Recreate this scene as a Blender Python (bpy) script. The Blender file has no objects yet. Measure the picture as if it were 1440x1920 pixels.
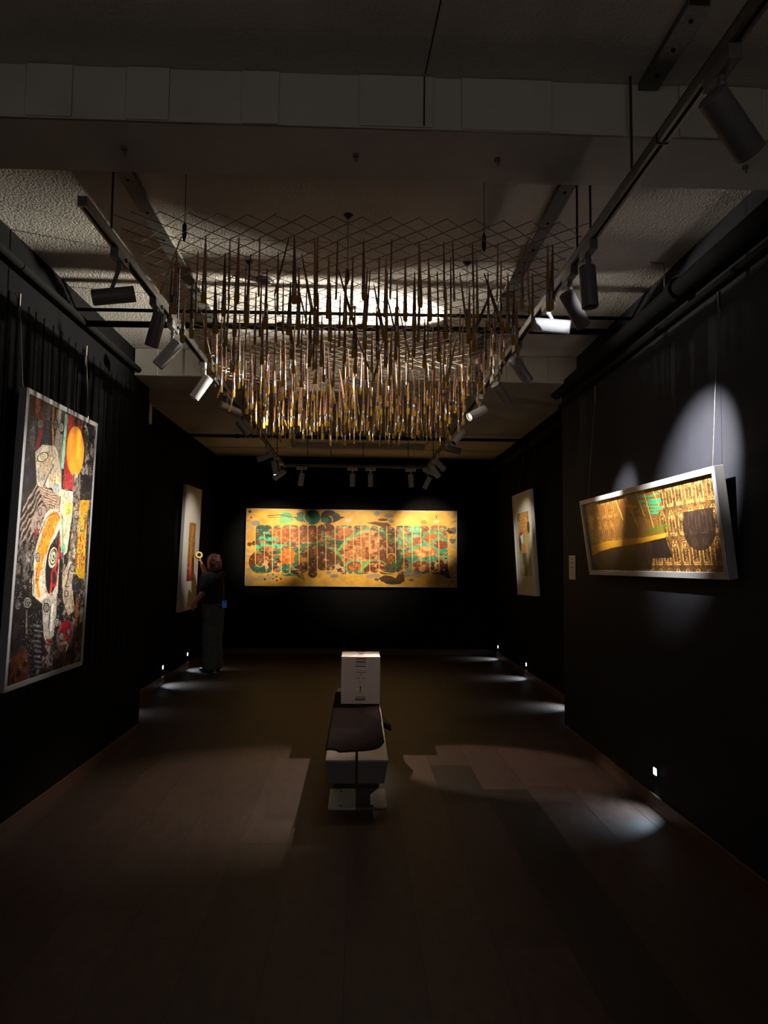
import bpy, bmesh, math, random
import numpy as np
from mathutils import Vector, Matrix, Quaternion
random.seed(7)
S = bpy.context.scene
COL = S.collection

# ------------------------------------------------------------------ camera, world, exposure
cam_d = bpy.data.cameras.new('camera')
cam = bpy.data.objects.new('camera', cam_d); COL.objects.link(cam)
right = Vector((0.9993066, -0.0359713, 0.0096123))
down = Vector((0.0122094, 0.0726921, -0.9972797))
fwd = Vector((0.0351747, 0.9967055, 0.0730808))
M = Matrix((right, -down, -fwd)).transposed().to_4x4()
M.translation = Vector((0, 0, 1.52))
cam.matrix_world = M
cam_d.sensor_fit = 'VERTICAL'; cam_d.sensor_height = 36.0
cam_d.lens = 1330 / 1920 * 36.0
cam_d.clip_start = 0.02
S.camera = cam
S.view_settings.view_transform = 'Standard'
S.view_settings.look = 'None'
S.view_settings.gamma = 1.0
S.view_settings.use_curve_mapping = False
S.view_settings.exposure = 0.0
W = bpy.data.worlds.new('world'); S.world = W; W.use_nodes = True
bg = W.node_tree.nodes['Background']
bg.inputs[0].default_value = (1.0, 0.93, 0.88, 1); bg.inputs[1].default_value = 0.37

# ------------------------------------------------------------------ room dimensions (metres)
CEIL = 3.33
XL, XR = -1.92, 1.875          # near side walls
XL2, XR2 = -2.42, 2.30         # far side walls
YJ = 6.45                      # where the side walls step back
YB = 12.05                     # back wall
YF = -3.0                      # open end behind the viewer
TR_Z = 2.93
TR_R, TR_L = 0.985, -1.10

# ------------------------------------------------------------------ materials
def lin(c):
    c = np.asarray(c, float)
    return np.where(c <= 0.04045, c / 12.92, ((c + 0.055) / 1.055) ** 2.4)
def mat(name, col, rough=0.6, metal=0.0, spec=0.5, noise=0.0, nscale=8.0, bump=0.0, bscale=60.0, bdist=0.01, emis=None, estr=0.0, attr=None, coat=0.0, stretch=None):
    m = bpy.data.materials.new(name); m.use_nodes = True
    nt = m.node_tree; b = nt.nodes['Principled BSDF']
    c = [float(v) for v in lin(col)] + [1]
    b.inputs['Base Color'].default_value = c
    b.inputs['Roughness'].default_value = rough
    b.inputs['Metallic'].default_value = metal
    b.inputs['Specular IOR Level'].default_value = spec
    b.inputs['Coat Weight'].default_value = coat
    tc = nt.nodes.new('ShaderNodeTexCoord')
    src = tc.outputs['Object']
    if stretch:
        mp = nt.nodes.new('ShaderNodeMapping'); mp.inputs['Scale'].default_value = stretch
        nt.links.new(src, mp.inputs[0]); src = mp.outputs[0]
    base = None
    if attr:
        a = nt.nodes.new('ShaderNodeAttribute'); a.attribute_name = attr; base = a.outputs['Color']
        nt.links.new(base, b.inputs['Base Color'])
    if noise > 0:
        n = nt.nodes.new('ShaderNodeTexNoise'); n.inputs['Scale'].default_value = nscale; n.inputs['Detail'].default_value = 6
        nt.links.new(src, n.inputs['Vector'])
        mr = nt.nodes.new('ShaderNodeMapRange'); mr.inputs['From Min'].default_value = 0.3; mr.inputs['From Max'].default_value = 0.7
        mr.inputs['To Min'].default_value = 1 - noise; mr.inputs['To Max'].default_value = 1 + noise
        nt.links.new(n.outputs['Fac'], mr.inputs['Value'])
        mx = nt.nodes.new('ShaderNodeVectorMath'); mx.operation = 'SCALE'
        if base is not None: nt.links.new(base, mx.inputs[0])
        else: mx.inputs[0].default_value = c[:3]
        nt.links.new(mr.outputs[0], mx.inputs['Scale'])
        nt.links.new(mx.outputs[0], b.inputs['Base Color'])
    if bump > 0:
        n2 = nt.nodes.new('ShaderNodeTexNoise'); n2.inputs['Scale'].default_value = bscale; n2.inputs['Detail'].default_value = 5
        nt.links.new(src, n2.inputs['Vector'])
        bp = nt.nodes.new('ShaderNodeBump'); bp.inputs['Strength'].default_value = bump; bp.inputs['Distance'].default_value = bdist
        nt.links.new(n2.outputs['Fac'], bp.inputs['Height']); nt.links.new(bp.outputs[0], b.inputs['Normal'])
    if emis is not None:
        b.inputs['Emission Color'].default_value = [float(v) for v in lin(emis)] + [1]
        b.inputs['Emission Strength'].default_value = estr
    return m

MT = {}
MT['ceiling'] = mat('white_textured_plaster', (0.80, 0.77, 0.73), 0.85, noise=0.10, nscale=3, bump=0.6, bscale=95, bdist=0.009, stretch=(1, 0.7, 1))
MT['beam'] = mat('white_painted_beam', (0.76, 0.74, 0.70), 0.75, noise=0.08, nscale=4, bump=0.15, bscale=30, bdist=0.004)
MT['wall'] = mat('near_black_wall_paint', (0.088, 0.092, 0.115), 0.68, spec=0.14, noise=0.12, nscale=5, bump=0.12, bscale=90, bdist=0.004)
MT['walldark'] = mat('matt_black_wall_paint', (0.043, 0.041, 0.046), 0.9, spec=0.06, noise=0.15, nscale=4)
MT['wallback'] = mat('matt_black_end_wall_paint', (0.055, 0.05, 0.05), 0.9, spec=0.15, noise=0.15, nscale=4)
MT['floor'] = mat('brown_vinyl_planks', (0.3, 0.22, 0.16), 0.52, spec=0.28, noise=0.22, nscale=22, bump=0.35, bscale=120, bdist=0.003, attr='tone', stretch=(1, 0.35, 1))
MT['skirt'] = mat('dark_brown_wood_skirting', (0.26, 0.16, 0.11), 0.45, noise=0.25, nscale=12, stretch=(1, 0.1, 6))
MT['black'] = mat('black_painted_steel', (0.05, 0.045, 0.045), 0.85, spec=0.1)
MT['blackp'] = mat('black_plastic', (0.08, 0.08, 0.08), 0.45)
MT['track'] = mat('grey_aluminium_track', (0.42, 0.40, 0.38), 0.42, metal=0.35)
MT['tray'] = mat('grey_galvanised_tray', (0.42, 0.41, 0.38), 0.5, metal=0.25, noise=0.3, nscale=90)
MT['lamp'] = mat('white_powder_coated_lamp', (0.80, 0.80, 0.81), 0.45)
MT['lampg'] = mat('grey_powder_coated_lamp', (0.42, 0.40, 0.40), 0.5)
MT['lens_off'] = mat('dark_lens', (0.10, 0.10, 0.10), 0.2)
MT['lens_on'] = mat('lit_lens', (0.9, 0.9, 0.9), 0.3, emis=(1, 0.93, 0.8), estr=6.0)
MT['wire'] = mat('galvanised_wire', (0.55, 0.50, 0.45), 0.30, metal=0.9)
MT['rod'] = mat('dark_threaded_rod', (0.22, 0.20, 0.19), 0.5, metal=0.5)
MT['frame'] = mat('silver_aluminium_frame', (0.66, 0.66, 0.67), 0.42, metal=0.45, noise=0.06, nscale=20, stretch=(6, 6, 0.5))
MT['framew'] = mat('white_wood_frame', (0.80, 0.78, 0.75), 0.5)
MT['canvas'] = mat('painted_canvas', (0.8, 0.8, 0.8), 0.5, spec=0.3, attr='paint', bump=0.1, bscale=300, bdist=0.001)
MT['glossart'] = mat('varnished_print', (0.8, 0.8, 0.8), 0.32, spec=0.4, attr='paint')
MT['wood1'] = mat('raw_pink_wood_handle', (0.66, 0.44, 0.34), 0.5, noise=0.15, nscale=40)
MT['wood2'] = mat('brown_wood_handle', (0.46, 0.30, 0.21), 0.5, noise=0.15, nscale=40)
MT['wood3'] = mat('yellow_wood_handle', (0.70, 0.54, 0.34), 0.5, noise=0.15, nscale=40)
MT['ferrule'] = mat('nickel_ferrule', (0.78, 0.77, 0.76), 0.22, metal=1.0)
MT['bristle'] = mat('ochre_bristle', (0.66, 0.50, 0.12), 0.75, noise=0.3, nscale=150)
MT['bench'] = mat('off_white_laminate', (0.60, 0.565, 0.52), 0.5, noise=0.05, nscale=10)
MT['benchside'] = mat('grey_laminate_bench_front', (0.40, 0.38, 0.37), 0.5, noise=0.05, nscale=10)
MT['box'] = mat('white_card', (0.78, 0.74, 0.74), 0.55, noise=0.02, nscale=10)
MT['ink'] = mat('black_ink', (0.10, 0.085, 0.08), 0.7)
MT['kraft'] = mat('cream_card', (0.93, 0.83, 0.64), 0.6)
MT['covering'] = mat('dark_maroon_sheet', (0.085, 0.042, 0.038), 0.95, spec=0.05, noise=0.15, nscale=15)
MT['steelw'] = mat('scuffed_pale_steel', (0.72, 0.75, 0.73), 0.4, metal=0.2, noise=0.12, nscale=25)
MT['steeld'] = mat('brushed_dark_steel', (0.42, 0.40, 0.38), 0.35, metal=0.6, noise=0.2, nscale=25)
MT['plaque'] = mat('grey_acrylic_label', (0.55, 0.55, 0.56), 0.4)
MT['skin'] = mat('skin', (0.80, 0.55, 0.44), 0.55)
MT['hair'] = mat('auburn_hair', (0.26, 0.12, 0.09), 0.5, noise=0.5, nscale=30, stretch=(4, 4, 1))
MT['tee'] = mat('navy_cotton', (0.06, 0.075, 0.12), 0.85, noise=0.1, nscale=20)
MT['denim'] = mat('grey_blue_denim', (0.36, 0.39, 0.41), 0.85, noise=0.2, nscale=16)
MT['shoe'] = mat('black_shoe_leather', (0.07, 0.06, 0.06), 0.5)
MT['yellow'] = mat('yellow_plastic', (0.93, 0.80, 0.05), 0.4)
MT['blue'] = mat('glowing_blue_plastic', (0.20, 0.48, 0.85), 0.4, emis=(0.25, 0.55, 1.0), estr=0.06)  # emission makes the phone case glow faintly by itself
MT['pink'] = mat('pink_patterned_scarf', (0.40, 0.20, 0.18), 0.7, noise=0.5, nscale=40)
MT['led'] = mat('lit_led_step_light', (0.9, 0.95, 1), 0.3, emis=(0.86, 0.95, 1.0), estr=5.0)
MT['green'] = mat('green_signal_lens', (0.15, 0.6, 0.35), 0.4, emis=(0.2, 0.8, 0.5), estr=0.03)

# ------------------------------------------------------------------ helpers
def tag(o, label=None, cat=None, group=None, kind=None):
    if label: o['label'] = label
    if cat: o['category'] = cat
    if group: o['group'] = group
    if kind: o['kind'] = kind
    return o
def empty(name, loc, label, cat, group=None):
    o = bpy.data.objects.new(name, None); o.location = loc; o.empty_display_size = 0.05
    COL.objects.link(o); tag(o, label, cat, group); return o
class MB:
    """collects shapes into one mesh (world coordinates, or local ones for a copied thing)"""
    def __init__(s): s.bm = bmesh.new()
    def box(s, c, d, rot=None):
        m = Matrix.Translation(Vector(c))
        if rot is not None: m = m @ rot.to_matrix().to_4x4()
        m = m @ Matrix.Diagonal(Vector((d[0], d[1], d[2], 1)))
        bmesh.ops.create_cube(s.bm, size=1.0, matrix=m); return s
    def bb(s, x0, x1, y0, y1, z0, z1):
        return s.box(((x0 + x1) / 2, (y0 + y1) / 2, (z0 + z1) / 2), (abs(x1 - x0), abs(y1 - y0), abs(z1 - z0)))
    def rings(s, rings, cap=True, close=False):
        vs = [[s.bm.verts.new(p) for p in r] for r in rings]
        n = len(vs[0])
        rng = range(len(vs) if close else len(vs) - 1)
        for i in rng:
            a, b = vs[i], vs[(i + 1) % len(vs)]
            for j in range(n):
                s.bm.faces.new((a[j], a[(j + 1) % n], b[(j + 1) % n], b[j]))
        if cap and not close:
            s.bm.faces.new(list(reversed(vs[0]))); s.bm.faces.new(vs[-1])
        return s
    def tube(s, pts, r, n=8, cap=True):
        pts = [Vector(p) for p in pts]
        rs = r if isinstance(r, (list, tuple)) else [r] * len(pts)
        out = []
        up = None
        for i, p in enumerate(pts):
            d = (pts[min(i + 1, len(pts) - 1)] - pts[max(i - 1, 0)]).normalized()
            if up is None: up = Vector((0, 0, 1)) if abs(d.z) < 0.9 else Vector((0, 1, 0))
            x = d.cross(up).normalized(); y = x.cross(d).normalized(); up = y
            out.append([p + rs[i] * (math.cos(2 * math.pi * k / n) * x + math.sin(2 * math.pi * k / n) * y) for k in range(n)])
        return s.rings(out, cap)
    def prism(s, pts, ext):
        a = [s.bm.verts.new(p) for p in pts]; e = Vector(ext)
        b = [s.bm.verts.new(Vector(p) + e) for p in pts]; n = len(a)
        s.bm.faces.new(a); s.bm.faces.new(list(reversed(b)))
        for j in range(n): s.bm.faces.new((a[j], b[j], b[(j + 1) % n], a[(j + 1) % n]))
        return s
    def ball(s, c, r, sub=2, rot=None):
        if not isinstance(r, (list, tuple)): r = (r, r, r)
        m = Matrix.Translation(Vector(c))
        if rot is not None: m = m @ rot.to_matrix().to_4x4()
        m = m @ Matrix.Diagonal(Vector((r[0], r[1], r[2], 1)))
        bmesh.ops.create_icosphere(s.bm, subdivisions=sub, radius=1.0, matrix=m); return s
    def chain(s, pts, radii, step=0.33, flat=(1, 1, 1), sub=2):
        pts = [Vector(p) for p in pts]
        for i in range(len(pts) - 1):
            a, b = pts[i], pts[i + 1]; ra, rb = radii[i], radii[i + 1]
            n = max(2, int((b - a).length / (min(ra, rb) * step)) + 1)
            for k in range(n + (i == len(pts) - 2)):
                t = k / n; r = ra + (rb - ra) * t
                s.ball(a.lerp(b, t), (r * flat[0], r * flat[1], r * flat[2]), sub)
        return s
    def mesh(s, name, m, smooth=40):
        bmesh.ops.recalc_face_normals(s.bm, faces=s.bm.faces)
        me = bpy.data.meshes.new(name); s.bm.to_mesh(me); s.bm.free()
        me.materials.append(m)
        if smooth:
            me.polygons.foreach_set('use_smooth', [True] * len(me.polygons))
            me.set_sharp_from_angle(angle=math.radians(smooth))
        return me
    def build(s, name, m, parent=None, smooth=40, bevel=0.0):
        o = bpy.data.objects.new(name, s.mesh(name, m, smooth)); COL.objects.link(o)
        if parent is not None:
            o.parent = parent
        if bevel:
            b = o.modifiers.new('bevel', 'BEVEL'); b.width = bevel; b.segments = 2; b.limit_method = 'ANGLE'
        return o
def struct(name, mb, m, bevel=0.0, smooth=30):
    o = mb.build(name, m, None, smooth, bevel); o['kind'] = 'structure'; return o
def world_child(o, parent):
    """keep a mesh given in world coordinates where it is when its parent Empty is elsewhere"""
    o.parent = parent; o.matrix_parent_inverse = Matrix.Translation(-parent.location); return o
def part(parent, name, mb, m, bevel=0.0, smooth=40, label=None):
    o = mb.build(name, m, None, smooth, bevel)
    p = parent
    o.parent = p
    # every thing Empty is only translated, parts are written in world coordinates
    root = p; off = Vector((0, 0, 0))
    while root is not None:
        off += Vector(root.location) if root.type == 'EMPTY' else Vector((0, 0, 0)); root = root.parent
    if p.type == 'EMPTY': o.matrix_parent_inverse = Matrix.Translation(-off)
    if label: o['label'] = label
    return o

# ------------------------------------------------------------------ setting
# floor: planks along the room, each with its own tone, the two dark ones where the photo shows them
def build_floor():
    verts, faces, tones = [], [], []
    def quad(x0, x1, y0, y1, t):
        i = len(verts); verts.extend([(x0, y0, 0), (x1, y0, 0), (x1, y1, 0), (x0, y1, 0)]); faces.append((i, i + 1, i + 2, i + 3)); tones.append(t)
    base = np.array([0.215, 0.16, 0.137])
    g = 0.0015; wdt = 0.30; rnd = random.Random(3)
    xs = [0.865 + wdt * k for k in range(-11, 6)]
    for x in xs:
        y = YF - rnd.random() * 1.6
        while y < YB:
            L = 1.8; y1 = y + L
            k = rnd.uniform(0.88, 1.08)
            quad(x + g, x + wdt - g, max(y + g, YF), min(y1 - g, YB), base * k * np.array([1, rnd.uniform(0.97, 1.02), rnd.uniform(0.94, 1.03)]))
            y = y1
    # darker replacement boards
    def dark(x0, x1, y0, y1):
        for i in range(len(faces)):
            a, b = verts[faces[i][0]], verts[faces[i][2]]
            if a[0] < (x0 + x1) / 2 < b[0]:
                if y0 <= a[1] and b[1] <= y1: tones[i] = base * 0.5
                elif a[1] < y0 < b[1]:
                    yb = b[1]; t = tones[i]
                    for q, (X, Y) in zip(faces[i], [(a[0], a[1]), (b[0], a[1]), (b[0], y0 - g), (a[0], y0 - g)]): verts[q] = (X, Y, 0)
                    quad(a[0], b[0], y0 + g, min(yb, y1 - g), base * 0.5)
                    if yb > y1: quad(a[0], b[0], y1 + g, yb, t)
                elif a[1] < y1 < b[1]:
                    yb = b[1]; t = tones[i]
                    for q, (X, Y) in zip(faces[i], [(a[0], a[1]), (b[0], a[1]), (b[0], y1 - g), (a[0], y1 - g)]): verts[q] = (X, Y, 0)
                    tones[i] = base * 0.5; quad(a[0], b[0], y1 + g, yb, t)
    dark(0.87, 1.16, -1.0, 4.91)
    dark(0.57, 0.86, 4.67, 5.49)
    i = len(verts); verts.extend([(-2.6, YF, -0.002), (2.6, YF, -0.002), (2.6, YB, -0.002), (-2.6, YB, -0.002)]); faces.append((i, i + 1, i + 2, i + 3)); tones.append(base * 0.2)
    me = bpy.data.meshes.new('floor'); me.from_pydata(verts, [], faces)
    at = me.color_attributes.new('tone', 'FLOAT_COLOR', 'CORNER')
    buf = []
    for t in tones: buf += [*lin(t), 1.0] * 4
    at.data.foreach_set('color', buf)
    me.materials.append(MT['floor'])
    o = bpy.data.objects.new('floor', me); COL.objects.link(o); o['kind'] = 'structure'
build_floor()
struct('floor_slab', MB().bb(-2.7, 2.7, YF, YB + 0.2, -0.2, -0.01), MT['walldark'])
# ceiling: fine grid so that the plaster undulates a little
struct('ceiling', MB().bb(-2.7, 2.7, YF, YB + 0.2, CEIL, CEIL + 0.2), MT['ceiling'])
# side walls: near ones stand proud of the far ones
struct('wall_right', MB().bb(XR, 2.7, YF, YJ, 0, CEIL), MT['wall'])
wl = MB()
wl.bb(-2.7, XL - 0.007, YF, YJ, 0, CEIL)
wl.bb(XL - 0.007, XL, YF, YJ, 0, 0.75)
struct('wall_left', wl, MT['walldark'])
rb = MB()
y = YF
while y < YJ - 0.08:
    w = 0.07 + 0.02 * ((int(y * 37) * 7) % 3)
    rb.bb(XL - 0.02, XL + 0.002, y, y + w, 0.75, 2.99); y += w + 0.02
struct('trim_1', rb, MT['walldark'], bevel=0.006)
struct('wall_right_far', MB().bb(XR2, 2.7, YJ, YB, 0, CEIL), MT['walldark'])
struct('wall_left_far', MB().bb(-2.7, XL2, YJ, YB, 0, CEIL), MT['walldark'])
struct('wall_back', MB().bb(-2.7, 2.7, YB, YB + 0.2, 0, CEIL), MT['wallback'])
# skirting
SK = 0.10
struct('baseboard_right', MB().bb(XR - 0.014, XR, YF, YJ, 0, SK), MT['skirt'], bevel=0.003)
struct('baseboard_left', MB().bb(XL, XL + 0.014, YF, YJ, 0, SK), MT['skirt'], bevel=0.003)
struct('baseboard_right_far', MB().bb(XR2 - 0.014, XR2, YJ, YB, 0, SK), MT['skirt'], bevel=0.003)
struct('baseboard_left_far', MB().bb(XL2, XL2 + 0.014, YJ, YB, 0, SK), MT['skirt'], bevel=0.003)
struct('baseboard_back', MB().bb(XL2, XR2, YB - 0.014, YB, 0, SK), MT['skirt'], bevel=0.003)
struct('baseboard_left_return', MB().bb(XL2, XL, YJ, YJ + 0.014, 0, SK), MT['skirt'])
struct('baseboard_right_return', MB().bb(XR, XR2, YJ, YJ + 0.014, 0, SK), MT['skirt'])
# two boxed ceiling beams with panelled front faces
def beam(n, y0, y1, x0, x1, drop, seams):
    mb = MB(); mb.bb(x0, x1, y0 + 0.012, y1, CEIL - drop, CEIL)
    xs = [x0] + seams + [x1]
    for i in range(len(xs) - 1):
        d = 0.012 if i % 2 == 0 else 0.003
        mb.bb(xs[i] + 0.003, xs[i + 1] - 0.003, y0 + 0.012 - d, y0 + 0.013, CEIL - drop + 0.002 * (i % 3), CEIL - 0.004)
    mb.bb(x0, x1, y0 + 0.006, y0 + 0.02, CEIL - drop, CEIL - drop + 0.01)
    struct('trim_%d' % n, mb, MT['beam'], bevel=0.003)
beam(2, 2.50, 2.86, XL - 0.0, XR, 0.205, [-1.62, -1.23, -1.06, -0.87, -0.71, -0.45, -0.31, -0.02, 0.26, 0.36, 0.70, 1.18, 1.5])
beam(3, 5.98, 6.44, XL, XR, 0.235, [-1.72, -1.50, -1.36, -1.18, -0.9, -0.6, -0.2, 0.2, 0.6, 1.05, 1.25, 1.42, 1.62])
# pale masonry return showing above the black panel on the far left, and back ceiling panel moulding
struct('trim_4', MB().bb(-1.98, -1.93, YJ + 0.02, YJ + 0.12, 2.79, 2.97), MT['beam'])
cp = MB(); X0, X1, Y0, Y1 = -1.07, 1.03, 9.85, 10.68
for a in ((X0, X1, Y0, Y0 + 0.05), (X0, X1, Y1 - 0.05, Y1), (X0, X0 + 0.05, Y0 + 0.05, Y1 - 0.05), (X1 - 0.05, X1, Y0 + 0.05, Y1 - 0.05)):
    cp.bb(a[0], a[1], a[2], a[3], CEIL - 0.08, CEIL)
struct('trim_5', cp, MT['beam'], bevel=0.004)
struct('trim_6', MB().bb(XL2, XR2, 11.1, 11.14, CEIL - 0.02, CEIL), MT['beam'])

# ------------------------------------------------------------------ pipes, trays, tracks
def pipe(name, pts, r, label, cat='pipe', m='black', group=None, flanges=()):
    t = empty(name, pts[0], label, cat, group)
    part(t, 'pipe_run', MB().tube(pts, r, 14), MT[m])
    for f in flanges:
        d = (Vector(pts[-1]) - Vector(pts[0])).normalized(); f = Vector(f)
        part(t, 'pipe_collar', MB().tube([f - d * 0.03, f + d * 0.03], r * 1.35, 14), MT[m])
    return t
pipe('ceiling_pipe', [(XL, 4.75, 3.215), (XR, 4.75, 3.235)], 0.012, 'thin black pipe crossing the near room, upper of the pair before the second beam')
t = pipe('ceiling_pipe', [(XL, 4.80, 3.135), (XR, 4.80, 3.155)], 0.022, 'thick black pipe crossing the near room, lower of the pair before the second beam', flanges=[(-0.55, 4.8, 3.142), (0.0, 4.8, 3.145), (0.9, 4.8, 3.149)])
for x in (-0.98, 0.02, 0.62):
    part(t, 'pipe_hanger', MB().tube([(x, 4.8, 3.12), (x, 4.8, CEIL)], 0.004, 6), MT['rod'])
t = pipe('ceiling_pipe', [(XL2, 9.8, 3.27), (XR2, 9.8, 3.27)], 0.022, 'black pipe crossing the far end of the room under the ceiling', flanges=[(-1.7, 9.8, 3.27), (1.4, 9.8, 3.27)])
pipe('wall_pipe', [(XR - 0.07, YF, 3.10), (XR - 0.07, YJ - 0.05, 3.10)], 0.05, 'fat black pipe running along the top of the near right wall', flanges=[(XR - 0.07, 3.9, 3.10), (XR - 0.07, 2.4, 3.1)])
pipe('wall_pipe', [(XR - 0.035, YF, 2.985), (XR - 0.035, YJ - 0.05, 2.985)], 0.018, 'thin black pipe under the fat one on the near right wall')
pipe('wall_pipe', [(XR2 - 0.09, YJ + 0.1, 3.08), (XR2 - 0.09, YB - 0.05, 3.08)], 0.055, 'fat black pipe along the top of the far right wall', flanges=[(XR2 - 0.09, 9.0, 3.08), (XR2 - 0.09, 10.6, 3.08)])
pipe('wall_pipe', [(XL + 0.04, YF, 3.14), (XL + 0.04, YJ - 0.05, 3.14)], 0.024, 'black pipe running along the top of the near left wall')

def tray(pts_x, y0, y1, label):
    t = empty('cable_tray', (pts_x, y0, CEIL), label, 'cable tray', None)
    w = 0.037
    mb = MB(); mb.bb(pts_x - w, pts_x + w, y0, y1, CEIL - 0.006, CEIL); mb.bb(pts_x - w, pts_x - w + 0.004, y0, y1, CEIL - 0.028, CEIL - 0.006)
    mb.bb(pts_x + w - 0.004, pts_x + w, y0, y1, CEIL - 0.028, CEIL - 0.006); mb.bb(pts_x - w + 0.004, pts_x + w - 0.004, y0, y1, CEIL - 0.028, CEIL - 0.024)
    part(t, 'channel', mb, MT['tray'])
    y = y0 + 0.06
    while y < min(y1, y0 + 3.2):
        part(t, 'bolt', MB().tube([(pts_x, y, CEIL - 0.034), (pts_x, y, CEIL - 0.026)], 0.007, 8), MT['black']); y += 0.31 if y1 - y0 > 2 else 0.13
    return t
tray(1.065, 2.10, 2.50, 'short bolted metal tray on the ceiling before the near beam, at top right')
tray(0.965, 2.87, 5.97, 'long metal tray on the ceiling between the beams, right of the hanging mesh')
tray(-1.10, 2.87, 5.97, 'long metal tray on the ceiling between the beams, left of the hanging mesh')
# thin cable on the ceiling near the viewer
cb = MB().tube([(0.262, 1.95, CEIL - 0.002), (0.245, 2.1, CEIL - 0.002), (0.225, 2.49, CEIL - 0.002)], 0.0022, 6)
tag(cb.build('ceiling_cable', MT['black']), 'thin dark cable running over the ceiling to the near beam', 'cable')
cb = MB().tube([(0.222, 2.493, CEIL - 0.01), (0.222, 2.493, CEIL - 0.2)], 0.0025, 6)
tag(cb.build('beam_cable', MT['black']), 'thin dark cable down the panelled face of the near beam', 'cable')
# small plaster nubs / bolts under the near beam
for i, (x, lb) in enumerate(((-0.93, 'leftmost'), (-0.03, 'middle'), (0.53, 'third from left'), (1.53, 'rightmost'))):
    b = MB(); z = CEIL - 0.205
    b.tube([(x, 2.68, z), (x, 2.68, z - 0.012)], 0.012, 8); b.tube([(x, 2.68, z - 0.012), (x + 0.004, 2.68, z - 0.03)], 0.004, 6)
    tag(b.build('anchor_bolt', MT['tray']), 'small anchor bolt under the near beam, %s of the four' % lb, 'bolt')

def track(name, a, b, label, rods):
    a, b = Vector(a), Vector(b)
    t = empty(name, a, label, 'lighting track', None)
    d = (b - a).normalized(); s = Vector((-d.y, d.x, 0)); L = (b - a).length; mid = (a + b) / 2
    q = Vector((0, 1, 0)).rotation_difference(d)
    mb = MB()
    mb.box(mid + Vector((0, 0, 0.018)), (0.036, L, 0.006), q)
    for sg in (-1, 1):
        mb.box(mid + s * sg * 0.0155, (0.005, L, 0.036), q)
        mb.box(mid + s * sg * 0.0105 - Vector((0, 0, 0.0165)), (0.008, L, 0.004), q)
    part(t, 'rail', mb, MT['track'])
    part(t, 'conductor_slot', MB().box(mid + Vector((0, 0, 0.008)), (0.026, L, 0.012), q), MT['black'])
    for e, sg in ((a, -1), (b, 1)):
        part(t, 'end_cap', MB().box(e + d * sg * 0.006, (0.038, 0.012, 0.04), q), MT['track'])
    for (x, y) in rods:
        part(t, 'suspension_rod', MB().tube([(x, y, TR_Z + 0.02), (x, y, CEIL)], 0.005, 8), MT['rod'])
    return t
track('lighting_track', (TR_R, 0.2, TR_Z), (TR_R, 2.20, TR_Z), 'short near section of the ceiling track at the top right corner', [(TR_R, 1.2)])
track('lighting_track', (TR_R, 2.215, TR_Z), (TR_R, 10.14, TR_Z), 'long suspended lighting track down the right side of the brushes', [(TR_R, 2.47), (TR_R, 3.12), (1.0, 2.98), (TR_R, 6.6), (TR_R, 8.2), (TR_R, 9.4)])
track('lighting_track', (TR_L, 2.74, TR_Z), (TR_L, 10.14, TR_Z), 'long suspended lighting track down the left side of the brushes', [(TR_L, 3.05), (TR_L, 4.2), (TR_L, 6.6), (TR_L, 8.2), (TR_L, 9.4)])
track('lighting_track', (TR_L + 0.02, 10.16, TR_Z - 0.01), (TR_R - 0.02, 10.16, TR_Z - 0.01), 'short lighting track across the far end, in front of the yellow mural', [(-0.75, 10.16), (0.05, 10.16), (0.7, 10.16)])

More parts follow.
